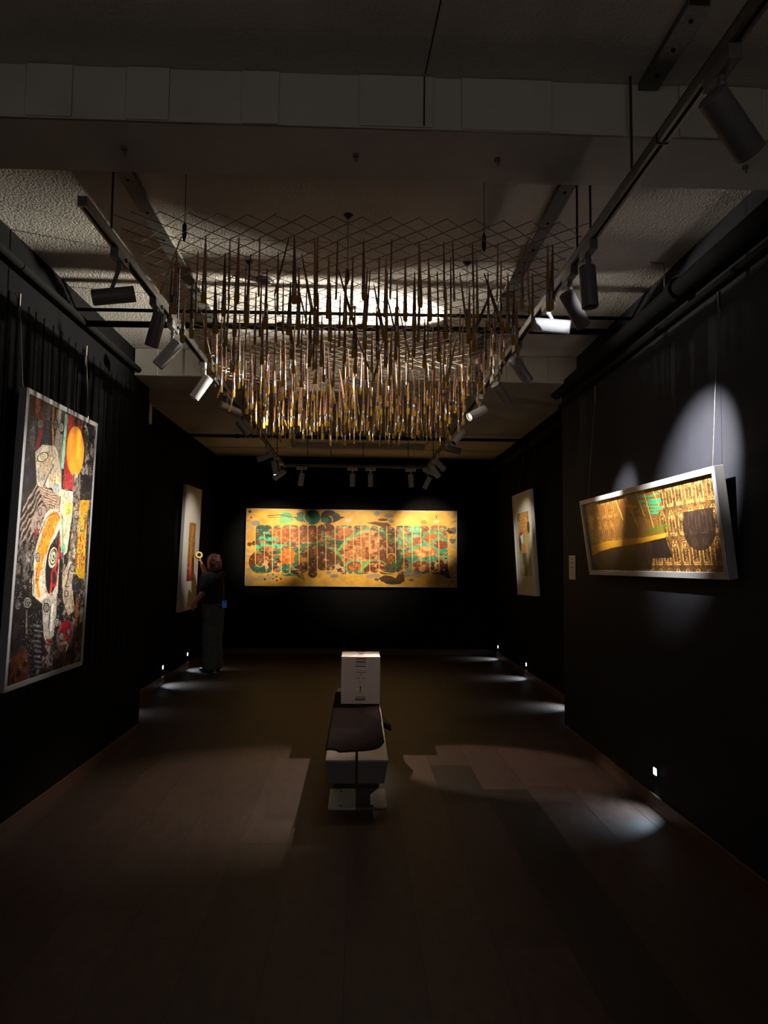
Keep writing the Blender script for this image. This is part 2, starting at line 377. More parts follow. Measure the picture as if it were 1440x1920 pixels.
# ------------------------------------------------------------------ track spotlights
def spotlight(x, y, aim, label, light=None, along='Y', z=TR_Z, m='lamp', drop=0.125, slide=0.02, L=0.185, R=0.036, lens=None, off=(0, 0)):
    """adapter on the track, stem, cylindrical lamp body; aim = direction of the open end"""
    t = empty('track_spotlight', (x, y, z), label, 'spotlight', 'cylindrical spotlights on the ceiling tracks')
    dims = (0.036, 0.15, 0.045) if along == 'Y' else (0.15, 0.036, 0.045)
    part(t, 'adapter', MB().box((x, y, z - 0.038), dims), MT[m], bevel=0.004)
    part(t, 'adapter_latch', MB().box((x + (0.022 if along == 'Y' else 0.03), y + (0.03 if along == 'Y' else -0.022), z - 0.035), (0.01, 0.018, 0.014)), MT['blackp'])
    d = Vector(aim).normalized()
    piv = Vector((x, y, z - 0.06 - 0.022)); c = Vector((x + off[0], y + off[1], z - drop)) + d * slide
    c = piv + (c - piv)
    sd = Vector((d.x, d.y, 0)); sd = sd.normalized() if sd.length > 0.1 else Vector((1, 0, 0))
    mb = MB(); mb.tube([(x, y, z - 0.058), piv, c - d * 0.02], [0.012, 0.010, 0.008], 10); mb.ball(piv, 0.0145)
    part(t, 'stem', mb, MT[m])
    q = Vector((0, 0, 1)).rotation_difference(d)
    def ring(s, r): return [c + d * s + q @ Vector((r * math.cos(k * math.pi / 14), r * math.sin(k * math.pi / 14), 0)) for k in range(28)]
    h = L / 2
    mb = MB(); mb.rings([ring(-h, R * 0.86), ring(-h + 0.004, R), ring(h - 0.001, R), ring(h, R * 0.985), ring(h, R * 0.88), ring(h - 0.022, R * 0.84), ring(h - 0.022, R * 0.05)], cap=True)
    body = part(t, 'lamp_body', mb, MT[m])
    part(t, 'trim_ring', MB().rings([ring(h - 0.02, R * 0.84), ring(h - 0.02, R * 0.72), ring(h - 0.012, R * 0.72), ring(h - 0.012, R * 0.84)], cap=False, close=True), MT['blackp'])
    on = bool(lens)
    mb = MB(); rr = [ring(h - 0.0205, R * 0.72), ring(h - 0.017, R * 0.5)]; mb.rings(rr, cap=True)
    part(t, 'lens', mb, MT['lens_on'] if on else MT['lens_off'])
    if light:
        ld = bpy.data.lights.new('spot_beam', 'SPOT')
        ld.energy = light['e']; ld.spot_size = math.radians(light.get('cone', 30)); ld.spot_blend = light.get('blend', 0.6)
        ld.color = light.get('col', (1, 0.86, 0.68)); ld.shadow_soft_size = light.get('soft', 0.018)
        lo = bpy.data.objects.new('spot_beam', ld); COL.objects.link(lo)
        tgt = Vector(light['at']) if 'at' in light else None
        dd = (tgt - c).normalized() if tgt is not None else d
        pos = c + d * (h + 0.004)
        if tgt is not None: dd = (tgt - pos).normalized()
        lo.rotation_mode = 'QUATERNION'; lo.rotation_quaternion = Vector((0, 0, -1)).rotation_difference(dd)
        lo.location = pos - Vector(t.location); lo.parent = t
    return t
def to(x, y, p, z=TR_Z - 0.13): return (Vector(p) - Vector((x, y, z))).normalized()
R_, L_ = TR_R, TR_L
WARM = (1.0, 0.86, 0.66); NEUT = (1.0, 0.95, 0.88); COOL = (0.93, 0.95, 1.0)
# right track, from near to far
spotlight(R_, 1.83, (0.75, 0.35, -0.62), 'large near spotlight at the top right corner, pointing down to the right', m='lampg', drop=0.16, slide=0.045, R=0.041, L=0.20)
spotlight(R_, 2.97, (0.06, -0.02, -1), 'spotlight hanging straight down, right of the front edge of the mesh', m='lampg', drop=0.2, slide=0.0)
spotlight(R_, 3.24, (0.62, 0.45, -0.75), 'spotlight tilted down right, just behind the straight-hanging one', light=dict(e=1400, cone=48, blend=1.0, at=(1.87, 3.80, 2.05), col=NEUT), m='lampg', drop=0.16, slide=0.05)
spotlight(R_, 3.62, (-0.86, 0.30, 0.16), 'brightly lit white spotlight lying level at the right edge of the mesh', drop=0.15, slide=-0.02)
spotlight(R_, 4.36, (0.62, 0.30, -0.72), 'grey spotlight tilted down right in front of the second beam', light=dict(e=560, cone=28, blend=1.0, at=(1.87, 4.95, 1.93), col=(1, 0.93, 0.82)), drop=0.15, slide=0.04, m='lampg')
spotlight(R_, 4.97, (0.6, 0.42, -0.7), 'grey spotlight tilted down right under the second beam, first behind it', drop=0.15, slide=0.05, m='lampg')
spotlight(R_, 5.75, (-0.72, -0.40, -0.42), 'spotlight whose glowing lens faces the viewer at the right of the brushes', light=dict(e=1150, cone=29, blend=1.0, at=(-1.85, 4.42, 1.72), col=NEUT), drop=0.15, slide=0.03, lens=True)
spotlight(R_, 6.88, (-0.50, -0.30, -0.6), 'pale spotlight low at the right back corner of the brushes', light=dict(e=380, cone=36, blend=0.9, at=(-0.75, 5.05, 0), col=(1, 0.84, 0.70)), drop=0.14, slide=0.03)
spotlight(R_, 7.77, (0.95, 0.30, -0.12), 'spotlight lying level with its black rim to the right, past the brushes', light=dict(e=190, cone=24, blend=0.9, at=(2.22, 9.45, 1.95), col=NEUT), drop=0.13, slide=0.05, m='lampg')
spotlight(R_, 8.85, (0.62, 0.4, -0.55), 'grey spotlight high in the far right cluster, tilted down right', drop=0.13, slide=0.04)
spotlight(R_, 9.35, (0.55, 0.3, -0.75), 'grey spotlight in the middle of the far right cluster', drop=0.14, slide=0.04)
spotlight(R_, 9.75, (0.85, -0.1, -0.35), 'grey spotlight lying nearly level in the far right cluster', drop=0.13, slide=0.0)
spotlight(R_, 5.12, (-0.97, -0.12, 0.20), 'spotlight tipped upward to the ceiling, hidden at the right edge of the brushes', light=dict(e=1150, cone=62, blend=1.0, at=(-1.0, 4.78, 3.36), col=(1, 0.94, 0.80)), drop=-0.10, slide=0.0, lens=False, off=(0.055, 0.0), L=0.12)
# left track
spotlight(L_, 3.17, (0.93, 0.22, 0.20), 'nearest left spotlight, lying level and pointing to the right', drop=0.21, slide=-0.02, m='lampg')
spotlight(L_, 3.76, (-0.25, 0.1, -0.95), 'second left spotlight, hanging down in front of the crossing pipes', drop=0.17, slide=0.0, m='lampg')
spotlight(L_, 4.10, (-0.55, -0.1, -0.75), 'third left spotlight, tilted down left beneath the crossing pipes', drop=0.17, slide=0.04)
spotlight(L_, 4.97, (-0.5, -0.1, -0.8), 'pale left spotlight tilted down beside the brushes', light=None, drop=0.15, slide=0.04)
spotlight(L_, 5.80, (0.6, 0.5, -0.2), 'dim left spotlight behind the pale one, pointing among the brushes', light=dict(e=42, cone=80, blend=0.9, at=(0.35, 6.6, 2.80), col=WARM), drop=0.14, slide=0.03, m='lampg')
spotlight(L_, 5.30, (0.9, -0.42, 0.15), 'added hidden left spotlight among the brushes, tipped up to brighten the ceiling', light=dict(e=330, cone=38, blend=1.0, at=(0.95, 4.40, 3.33), col=(1, 0.93, 0.80)), drop=-0.10, slide=0.0, m='lampg', off=(-0.055, 0.0), L=0.12)  # invented uplight, fills in light on the right half of the ceiling
spotlight(L_, 6.6, (0.6, -0.2, -0.75), 'left spotlight behind the second beam pointing to the floor', light=dict(e=400, cone=23, blend=0.4, at=(0.98, 5.45, 0), col=(1, 0.80, 0.68)), drop=0.14, slide=0.03, m='lampg')
spotlight(L_, 8.4, (-0.85, 0.3, -0.33), 'left spotlight lying nearly level in the far left cluster', drop=0.14, slide=0.03)
spotlight(L_, 9.15, (0.2, 0.1, -0.95), 'steep spotlight in the middle of the far left cluster', light=dict(e=100, cone=46, blend=0.9, at=(-2.36, 9.98, 1.85), col=NEUT), drop=0.15, slide=0.03)
spotlight(L_, 9.75, (-0.6, -0.2, -0.5), 'lowest spotlight of the far left cluster, tilted down left', drop=0.2, slide=0.0)
# added lamp, out of view at the right, only to brighten the level white spotlight
spotlight(1.60, 0.7, (-0.25, 1, -0.05), 'added unseen spotlight near the right wall pipe, brightens the level white spotlight', light=dict(e=750, cone=4.0, blend=0.5, at=(0.99, 3.60, 2.775), col=COOL), z=3.05, drop=0.14, slide=0.0)
# far track facing the mural
yb = 10.16
for x, at, e, cn, lb in ((-0.83, (-1.42, 11.98, 1.93), 290, 42, 'leftmost'), (-0.10, (-0.15, 11.98, 1.75), 130, 54, 'second from left'),
                         (0.16, (0.25, 11.98, 1.70), 105, 54, 'third from left'), (0.74, (1.13, 11.98, 2.10), 290, 38, 'fourth from left')):
    spotlight(x, yb, (0.25 * (at[0] - x), 0.35, -0.9), 'small spotlight on the far track above the mural, %s of the five' % lb, light=dict(e=e, cone=cn, blend=0.85, at=at, col=WARM), along='X', z=TR_Z - 0.01, drop=0.17, slide=0.03)
spotlight(0.985, 10.10, (-0.4, 0.2, -0.85), 'small spotlight on the far track above the mural, rightmost of the five', light=dict(e=190, cone=6.5, blend=0.8, at=(0.03, 6.16, 0.78), col=(1, 0.70, 0.36)), along='X', z=TR_Z - 0.015, drop=0.2, slide=0.03)

# ------------------------------------------------------------------ low LED step lights
def step_light(x, y, z, side, label, e=1.2, vis=True):
    t = empty('step_light', (x, y, z), label, 'wall light', 'small square lights low on the walls')
    s = side
    part(t, 'bezel', MB().box((x + s * 0.004, y, z), (0.008, 0.06, 0.06)), MT['black'], bevel=0.002)
    part(t, 'diffuser', MB().box((x + s * 0.009, y, z), (0.004, 0.042, 0.042)), MT['led'])
    ld = bpy.data.lights.new('step_beam', 'SPOT'); ld.energy = e; ld.spot_size = math.radians(105); ld.spot_blend = 1.0; ld.color = (0.62, 0.82, 1.0); ld.shadow_soft_size = 0.012
    lo = bpy.data.objects.new('step_beam', ld); COL.objects.link(lo)
    lo.rotation_mode = 'QUATERNION'; lo.rotation_quaternion = Vector((0, 0, -1)).rotation_difference(Vector((s * 0.62, 0, -0.75)).normalized())
    lo.location = (s * 0.016, 0, 0); lo.parent = t; ld.energy = e * 12
step_light(XR, 4.47, 0.245, -1, 'glowing square light low on the near right wall under the slanted picture', 1.9)
step_light(XR2, 7.75, 0.19, -1, 'step light just behind the corner of the near right wall', 2.0)
step_light(XR2, 9.67, 0.18, -1, 'tiny glowing light low on the far right wall, nearer of the two visible', 2.0)
step_light(XR2, 11.62, 0.19, -1, 'tiny glowing light low on the far right wall, next to the back corner', 2.0)
step_light(XL2, 7.35, 0.20, 1, 'step light just behind the corner of the near left wall', 0.5)
step_light(XL2, 9.02, 0.215, 1, 'tiny glowing light low on the far left wall, nearer of the two visible', 1.8)
step_light(XL2, 10.3, 0.215, 1, 'tiny glowing light low on the far left wall, close to the standing person', 1.6)

# ------------------------------------------------------------------ painting tools
def homography(src, dst):
    A = []
    for (x, y), (u, v) in zip(src, dst):
        A.append([x, y, 1, 0, 0, 0, -u * x, -u * y, -u]); A.append([0, 0, 0, x, y, 1, -v * x, -v * y, -v])
    _, _, V = np.linalg.svd(np.array(A, float)); return V[-1].reshape(3, 3)
class Art:
    """paint on a grid; shapes are given in the coordinates of a quad (tl, tr, br, bl)"""
    def __init__(s, w, h, quad, base, seed=1):
        s.w, s.h = w, h; s.rs = np.random.RandomState(seed)
        u, v = np.meshgrid((np.arange(w) + 0.5) / w, (np.arange(h) + 0.5) / h)
        s.u, s.v = u, v
        H = homography([(0, 0), (1, 0), (1, 1), (0, 1)], quad)
        d = H[2, 0] * u + H[2, 1] * v + H[2, 2]
        s.x = (H[0, 0] * u + H[0, 1] * v + H[0, 2]) / d; s.y = (H[1, 0] * u + H[1, 1] * v + H[1, 2]) / d
        s.c = np.ones((h, w, 3)) * np.array(base, float)
    def noise(s, fu, fv, octv=3, seed=None):
        rs = np.random.RandomState(seed) if seed is not None else s.rs
        out = np.zeros((s.h, s.w)); amp = 1; tot = 0
        for o in range(octv):
            n = 64; g = rs.rand(n, n); a = s.u * fu; b = s.v * fv
            i = np.floor(a).astype(int); j = np.floor(b).astype(int); fa = a - i; fb = b - j
            fa = fa * fa * (3 - 2 * fa); fb = fb * fb * (3 - 2 * fb)
            q = lambda p, r: g[p % n, r % n]
            out += amp * ((q(i, j) * (1 - fa) + q(i + 1, j) * fa) * (1 - fb) + (q(i, j + 1) * (1 - fa) + q(i + 1, j + 1) * fa) * fb)
            tot += amp; amp *= 0.55; fu *= 2; fv *= 2
        return out / tot
    def put(s, m, col, a=1.0):
        m = np.clip(np.asarray(m, float) * a, 0, 1)[..., None]; s.c = s.c * (1 - m) + np.array(col, float) * m
    def soft(s, d, w=1.5): return np.clip(0.5 - d / w, 0, 1)
    def ell(s, cx, cy, rx, ry, rot=0, w=2.0):
        c, q = math.cos(math.radians(rot)), math.sin(math.radians(rot)); dx, dy = s.x - cx, s.y - cy
        r = np.sqrt(((dx * c + dy * q) / rx) ** 2 + ((-dx * q + dy * c) / ry) ** 2)
        return s.soft((r - 1) * min(rx, ry), w)
    def ring(s, cx, cy, rx, ry, t, rot=0, a0=None, a1=None):
        c, q = math.cos(math.radians(rot)), math.sin(math.radians(rot)); dx, dy = s.x - cx, s.y - cy
        r = np.sqrt(((dx * c + dy * q) / rx) ** 2 + ((-dx * q + dy * c) / ry) ** 2)
        m = s.soft(np.abs(r - 1) * min(rx, ry) - t / 2, 1.5)
        if a0 is not None:
            an = np.degrees(np.arctan2(dy, dx)) % 360; m = m * (((an - a0) % 360) < ((a1 - a0) % 360))
        return m
    def seg(s, p, q): 
        px, py = p; vx, vy = q[0] - px, q[1] - py; L = vx * vx + vy * vy + 1e-9
        t = np.clip(((s.x - px) * vx + (s.y - py) * vy) / L, 0, 1)
        return np.hypot(s.x - px - t * vx, s.y - py - t * vy)
    def line(s, pts, t, w=1.5):
        d = np.full((s.h, s.w), 1e9)
        for a, b in zip(pts[:-1], pts[1:]): d = np.minimum(d, s.seg(a, b))
        return s.soft(d - t / 2, w)
    def poly(s, pts):
        ins = np.zeros((s.h, s.w), bool); n = len(pts)
        for i in range(n):
            (x0, y0), (x1, y1) = pts[i], pts[(i + 1) % n]
            if y0 == y1: continue
            c = ((y0 > s.y) != (y1 > s.y)) & (s.x < (x1 - x0) * (s.y - y0) / (y1 - y0) + x0); ins ^= c
        return ins.astype(float)
    def eye(s, x, y, r, sx=0.7, w=3.0, dark=(0.07, 0.06, 0.06), light=(0.75, 0.72, 0.66)):
        s.put(s.ell(x, y, r * sx, r), light); s.put(s.ring(x, y, r * sx, r, w), dark)
        s.put(s.ring(x, y, r * sx * 0.55, r * 0.55, w * 0.7), dark); s.put(s.ell(x, y, r * sx * 0.22, r * 0.25), dark)
    def palette(s, f, cols, jitter=None):
        k = len(cols); idx = np.clip((f * k).astype(int), 0, k - 1)
        return np.array(cols, float)[idx]
    def mesh(s, name, TL, TR, BR, BL, m):
        TL, TR, BR, BL = [np.array(p, float) for p in (TL, TR, BR, BL)]
        W_, H_ = s.w, s.h
        u, v = np.meshgrid(np.linspace(0, 1, W_ + 1), np.linspace(0, 1, H_ + 1)); u = u[..., None]; v = v[..., None]
        P = (TL * (1 - u) + TR * u) * (1 - v) + (BL * (1 - u) + BR * u) * v
        nv = (W_ + 1) * (H_ + 1)
        idx = np.arange(nv).reshape(H_ + 1, W_ + 1)
        F = np.stack([idx[1:, :-1], idx[1:, 1:], idx[:-1, 1:], idx[:-1, :-1]], -1).reshape(-1, 4)
        me = bpy.data.meshes.new(name)
        me.vertices.add(nv); me.vertices.foreach_set('co', P.reshape(-1).astype(np.float32))
        me.loops.add(F.size); me.loops.foreach_set('vertex_index', F.reshape(-1).astype(np.int32))
        me.polygons.add(len(F)); me.polygons.foreach_set('loop_start', (np.arange(len(F)) * 4).astype(np.int32))
        me.polygons.foreach_set('loop_total', np.full(len(F), 4, np.int32))
        me.update(calc_edges=True)
        at = me.color_attributes.new('paint', 'FLOAT_COLOR', 'CORNER')
        C = np.concatenate([lin(np.clip(s.c, 0, 1)), np.ones((H_, W_, 1))], -1).reshape(-1, 4)
        at.data.foreach_set('color', np.repeat(C, 4, axis=0).reshape(-1).astype(np.float32))
        me.materials.append(m)
        o = bpy.data.objects.new(name, me); COL.objects.link(o); return o

def framed(name, TL, TR, BR, BL, art, label, cat, fw, depth, recess, fm, am, mount_w=0.0, wires=None, backing=True):
    """picture in a frame; corners are the outer front corners of the frame"""
    TL, TR, BR, BL = [Vector(p) for p in (TL, TR, BR, BL)]
    n = (TR - TL).cross(BL - TL).normalized()          # points into the picture
    t = empty(name, (BL + BR) / 2 + n * depth, label, cat)
    ux = (TR - TL).normalized(); uy = (BL - TL).normalized()
    def ins(d): return [TL + ux * d + uy * d, TR - ux * d + uy * d, BR - ux * d - uy * d, BL + ux * d - uy * d]
    o_, i_ = ins(0), ins(fw)
    mb = MB(); rs = [o_, i_, [p + n * (recess + 0.003) for p in i_]]
    rs += [[p + n * depth for p in i_], [p + n * depth for p in o_]]
    vs = [[mb.bm.verts.new(p) for p in r] for r in rs]
    for i in range(len(vs)):
        a, b = vs[i], vs[(i + 1) % len(vs)]
        for j in range(4): mb.bm.faces.new((a[j], a[(j + 1) % 4], b[(j + 1) % 4], b[j]))
    part(t, 'frame', mb, fm, smooth=0, bevel=0.0015)
    bk = [p + n * (recess + 0.006) for p in i_]
    part(t, 'backing_board', MB().prism(bk, n * 0.004), MT['ink'], smooth=0)
    c = [p + n * recess for p in i_]
    ao = art.mesh('picture', c[0], c[1], c[2], c[3], am)
    ao.parent = t; ao.matrix_parent_inverse = Matrix.Translation(-Vector(t.location))
    if wires:
        for (a, b) in wires:
            w = part(t, 'hanging_wire', MB().tube([a, b], 0.0014, 6), MT['wire'])
            k = MB(); a = Vector(a); k.tube([a + Vector((0, 0, 0.02)), a - Vector((0, 0, 0.05))], 0.006, 8); k.tube([a - Vector((0, 0, 0.05)), a - Vector((0, 0.012, 0.09)), a - Vector((0, 0, 0.12))], 0.0035, 6)
            part(t, 'wall_hook', k, MT['wire'])
            k = MB(); b = Vector(b); k.tube([b + Vector((0, 0, 0.015)), b - Vector((0, 0, 0.02))], 0.005, 6)
            part(t, 'frame_hook', k, MT['rod'])
    return t
# ------------------------------------------------------------------ the five pictures
GOLD = (0.97, 0.80, 0.40)
def art_mural():
    a = Art(880, 320, [(76, 78), (1364, 96), (1358, 562), (64, 548)], (0.93, 0.72, 0.30), 5)
    x, y = a.x, a.y
    n1 = a.noise(9, 4, 4); n2 = a.noise(26, 12, 4); n3 = a.noise(70, 32, 2); n4 = a.noise(5, 14, 4)
    a.put((n1 > 0.55) * 0.35, (0.88, 0.64, 0.22))
    # grey blue mist at both ends
    mist = np.clip((160 - x) / 110, 0, 1) + np.clip((x - 1290) / 70, 0, 1)
    sw = np.sin(x / 16 + y / 11 + n1 * 22); a.put(np.clip(mist, 0, 1) * a.soft(-sw * 10 + 1, 6), (0.60, 0.58, 0.60), 0.8)
    a.put(a.ell(170, 470, 110, 50) * (n4 > 0.45), (0.62, 0.60, 0.58), 0.6)
    a.put(a.ell(132, 168, 28, 16) + a.ell(873, 110, 18, 14) + a.ell(945, 125, 28, 11) + a.ell(960, 158, 18, 9) + a.ell(610, 490, 26, 11) + a.ell(575, 470, 18, 10), (0.50, 0.52, 0.62), 0.85)
    # outline of the landscape block: vertical columns with round ends
    sil = np.zeros_like(x)
    lines = [130, 185, 234, 288, 342, 397, 451, 507, 560, 617, 672, 728, 775, 827, 884, 933, 985, 1036, 1088, 1140, 1195, 1250, 1304]
    groups = [(132, 233, 470, 180), (234, 288, 468, 182), (288, 397, 490, 182), (397, 451, 470, 178), (451, 507, 500, 180), (507, 617, 455, 180), (617, 727, 478, 182),
              (727, 827, 478, 182), (827, 884, 470, 182), (884, 985, 480, 192), (985, 1088, 475, 184), (1088, 1195, 477, 186), (1195, 1304, 480, 182)]
    for (g0, g1, yb, yt) in groups:
        r = min(26, (g1 - g0) / 2); cx, cy = (g0 + g1) / 2, (yt + yb) / 2
        dx = np.maximum(np.abs(x - cx) - (g1 - g0) / 2 + r, 0); dy = np.maximum(np.abs(y - cy) - (yb - yt) / 2 + r, 0)
        sil = np.maximum(sil, a.soft(np.hypot(dx, dy) - r, 2))
    sil = np.maximum(sil, a.ell(158, 405, 68, 68)); sil = np.maximum(sil, a.poly([(1250, 470), (1300, 440), (1325, 505), (1285, 500)]))
    sil = np.maximum(sil, a.poly([(340, 470), (420, 470), (432, 520), (400, 500)]))
    L = a.c.copy()
    wv = n1 * 1.0 + 0.35 * np.sin(y / 12 + n4 * 16) * 0.3 + n2 * 0.35
    wv = (wv - wv.min()) / (wv.max() - wv.min())
    cols = [(0.14, 0.30, 0.25), (0.20, 0.56, 0.46), (0.42, 0.25, 0.15), (0.58, 0.29, 0.15), (0.76, 0.44, 0.20), (0.30, 0.80, 0.62), (0.46, 0.22, 0.14), (0.78, 0.52, 0.30), (0.16, 0.55, 0.45), (0.42, 0.26, 0.16), (0.25, 0.16, 0.11)]
    P = a.palette(np.clip((wv - 0.15) / 0.7, 0, 0.999), cols)
    b = Art.__new__(Art); b.__dict__.update(a.__dict__); b.c = P.copy()
    teal, dteal, rust, org, brn, dbr, lgr = (0.22, 0.68, 0.55), (0.08, 0.36, 0.30), (0.55, 0.24, 0.12), (0.80, 0.42, 0.12), (0.36, 0.20, 0.13), (0.17, 0.10, 0.08), (0.45, 0.76, 0.50)
    fig = (n3 > 0.62)
    # left waterside: teal and cream waves
    m = a.ell(200, 270, 110, 75) + a.ell(262, 280, 50, 50); w_ = (np.sin(y / 7.5 + n1 * 13) > 0.05)
    b.put(m * w_, (0.25, 0.85, 0.68)); b.put(m * (1 - w_) * (n2 > 0.45), (0.78, 0.46, 0.28)); b.put(m * (n2 < 0.33), (0.16, 0.36, 0.34))
    b.put(a.ell(180, 195, 70, 28) * (n2 < 0.55), (0.10, 0.38, 0.32))
    b.put(a.poly([(240, 195), (400, 195), (385, 290), (250, 235)]), (0.70, 0.36, 0.18), 0.85)
    b.put(a.ell(265, 222, 50, 22), (0.70, 0.36, 0.16)); b.put(a.ell(330, 375, 52, 52), (0.84, 0.42, 0.10)); b.put(a.ell(300, 245, 38, 45), (0.72, 0.38, 0.20))
    b.put(a.ell(158, 405, 70, 72), (0.34, 0.17, 0.10)); b.put(a.line([(140, 330), (165, 355), (150, 420)], 14), (0.20, 0.55, 0.35)); b.put(a.ell(180, 385, 46, 36), (0.55, 0.25, 0.12), 0.8)
    b.put(a.ell(160, 452, 75, 26), (0.05, 0.36, 0.32)); b.put(a.ell(215, 410, 60, 40) * fig, (0.85, 0.74, 0.62), 0.9); b.put(a.ell(240, 410, 65, 38) * (n3 < 0.36), (0.10, 0.08, 0.10), 0.9)
    b.put(a.ell(320, 455, 55, 38), (0.10, 0.48, 0.38)); b.put(a.line([(400, 330), (345, 465)], 18), (0.22, 0.55, 0.33)); b.put(a.ell(430, 250, 75, 60) * (n1 > 0.4), (0.48, 0.22, 0.10), 0.8)
    b.put(a.ell(400, 270, 80, 45) * fig, (0.85, 0.55, 0.42), 0.7)
    b.put(a.ell(480, 235, 55, 48), (0.42, 0.22, 0.10), 0.85); b.put(a.ell(482, 215, 38, 20), (0.62, 0.32, 0.10), 0.7)
    # dark hill with a mask in the middle left
    b.put(a.ell(505, 400, 140, 112), (0.20, 0.42, 0.24)); b.put(a.ell(505, 408, 118, 104), (0.28, 0.16, 0.11)); b.put(a.ell(490, 370, 28, 70), (0.40, 0.24, 0.16)); b.put(a.ell(482, 400, 22, 22), (0.08, 0.06, 0.06))
    b.put(a.ring(482, 404, 13, 9, 3), (0.60, 0.52, 0.45)); b.put(a.ell(470, 470, 30, 34) * (n2 > 0.45), (0.10, 0.08, 0.07)); b.put(a.ell(425, 392, 38, 18), (0.60, 0.40, 0.08)); b.put(a.ell(560, 430, 60, 50) * fig, (0.62, 0.36, 0.28), 0.8)
    b.put(a.ell(395, 455, 52, 26), (0.22, 0.15, 0.13)); b.put(a.ell(395, 455, 50, 24) * (n3 > 0.58), (0.70, 0.62, 0.52)); b.put(a.poly([(405, 440), (450, 455), (430, 515), (412, 495)]), (0.50, 0.34, 0.12))
    b.put(a.line([(560, 220), (640, 260), (700, 240)], 22) * (n2 > 0.4), (0.50, 0.24, 0.08)); b.put(a.ell(640, 350, 42, 40), (0.42, 0.18, 0.13)); b.put(a.ell(650, 440, 70, 42), (0.36, 0.25, 0.15)); b.put(a.ell(650, 450, 68, 34) * (n3 > 0.5), (0.88, 0.78, 0.62))
    b.put(a.ell(680, 225, 40, 26), (0.74, 0.40, 0.20)); b.put(a.line([(615, 330), (660, 380), (690, 460)], 18), (0.30, 0.68, 0.42))
    # central mountain
    mt = a.poly([(655, 330), (720, 250), (828, 196), (900, 230), (985, 320), (975, 450), (690, 470), (660, 400)])
    b.put(mt, (0.76, 0.46, 0.24)); b.put(mt * (x > 880), (0.34, 0.21, 0.15), 0.85); b.put(mt * fig * (x < 900), (0.93, 0.74, 0.52), 0.8); b.put(mt * (n3 < 0.36), (0.52, 0.24, 0.18), 0.75)
    b.put(a.ell(770, 270, 105, 38) * mt, (0.66, 0.36, 0.14), 0.6); b.put(a.ring(810, 300, 120, 52, 5, 0, 190, 340), (0.92, 0.66, 0.44)); b.put(a.ell(835, 300, 45, 45) * (n3 > 0.5), (0.90, 0.62, 0.42), 0.6)
    b.put(a.line([(640, 330), (700, 260), (828, 196)], 16), (0.40, 0.72, 0.42)); b.put(a.line([(828, 196), (900, 228), (990, 290)], 14), (0.16, 0.42, 0.24))
    b.put(a.ell(735, 432, 58, 42), lgr); b.put(a.ell(735, 440, 46, 38), (0.56, 0.24, 0.12)); b.put(a.ell(735, 436, 36, 26) * (n2 > 0.45), (0.80, 0.46, 0.22)); b.put(a.poly([(700, 455), (830, 455), (830, 480), (700, 480)]), (0.30, 0.46, 0.42))
    b.put(a.ell(855, 440, 82, 52), (0.42, 0.68, 0.36)); b.put(a.ell(862, 450, 74, 50), (0.42, 0.17, 0.10)); b.put(a.ell(862, 445, 66, 34) * (n3 > 0.66), (0.88, 0.56, 0.42)); b.put(a.line([(760, 465), (815, 415)], 15), (0.55, 0.80, 0.40))
    b.put(a.ell(965, 350, 52, 62) * (n2 > 0.38), (0.32, 0.17, 0.12)); b.put(a.ell(955, 385, 22, 22), (0.60, 0.34, 0.08)); b.put(a.ell(965, 455, 62, 38), (0.26, 0.22, 0.14)); b.put(a.poly([(930, 470), (1000, 350), (1040, 380), (1010, 470)]) * (n2 > 0.4), (0.16, 0.34, 0.20))
    # right hills
    for cx, cy, rx, ry, c1 in ((1118, 280, 38, 30, (0.60, 0.26, 0.14)), (1205, 262, 42, 30, (0.72, 0.36, 0.16)), (1262, 302, 42, 28, (0.50, 0.20, 0.14)), (1165, 350, 72, 42, (0.76, 0.44, 0.18)), (1140, 440, 60, 42, (0.55, 0.26, 0.12)), (1060, 360, 30, 16, (0.78, 0.40, 0.12))):
        b.put(a.ell(cx, cy - 4, rx + 15, ry + 14), (0.26, 0.66, 0.48)); b.put(a.ell(cx, cy, rx, ry), c1)
    b.put(a.ell(1165, 345, 55, 32) * (n3 > 0.5), (0.92, 0.72, 0.48)); b.put(a.ell(1140, 445, 56, 32) * (n3 > 0.55), (0.85, 0.62, 0.42)); b.put(a.poly([(1088, 462), (1195, 462), (1195, 480), (1088, 480)]), (0.14, 0.26, 0.32))
    b.put(a.ell(1090, 385, 40, 18) + a.ell(1210, 385, 46, 18) + a.ell(1275, 340, 28, 16), (0.10, 0.58, 0.46)); b.put(a.ell(1250, 440, 58, 45), (0.22, 0.13, 0.12)); b.put(a.ell(1250, 430, 54, 34) * (n3 > 0.57), (0.82, 0.68, 0.50)); b.put(a.poly([(1240, 470), (1300, 470), (1328, 508), (1290, 500)]), (0.06, 0.11, 0.18))
    b.put(a.ell(1120, 205, 60, 22) * (n2 > 0.45), (0.30, 0.78, 0.60)); b.put(a.ell(1050, 270, 52, 42) * (np.sin(y / 6 + n1 * 12) > 0), (0.24, 0.56, 0.42), 0.9)
    b.put(a.poly([(985, 184), (1088, 184), (1088, 196), (985, 196)]), (0.12, 0.30, 0.24))
    # fine figure speckle everywhere in the block
    b.put((n3 > 0.70), (0.90, 0.68, 0.46), 0.6); b.put((n3 < 0.28), (0.20, 0.12, 0.10), 0.5); n5 = a.noise(130, 50, 2); b.put(n5 > 0.66, (0.86, 0.60, 0.40), 0.25); b.put(n5 < 0.33, (0.24, 0.16, 0.12), 0.22)
    a.put(sil, (0, 0, 0), 1.0); a.c += b.c * np.clip(sil, 0, 1)[..., None]
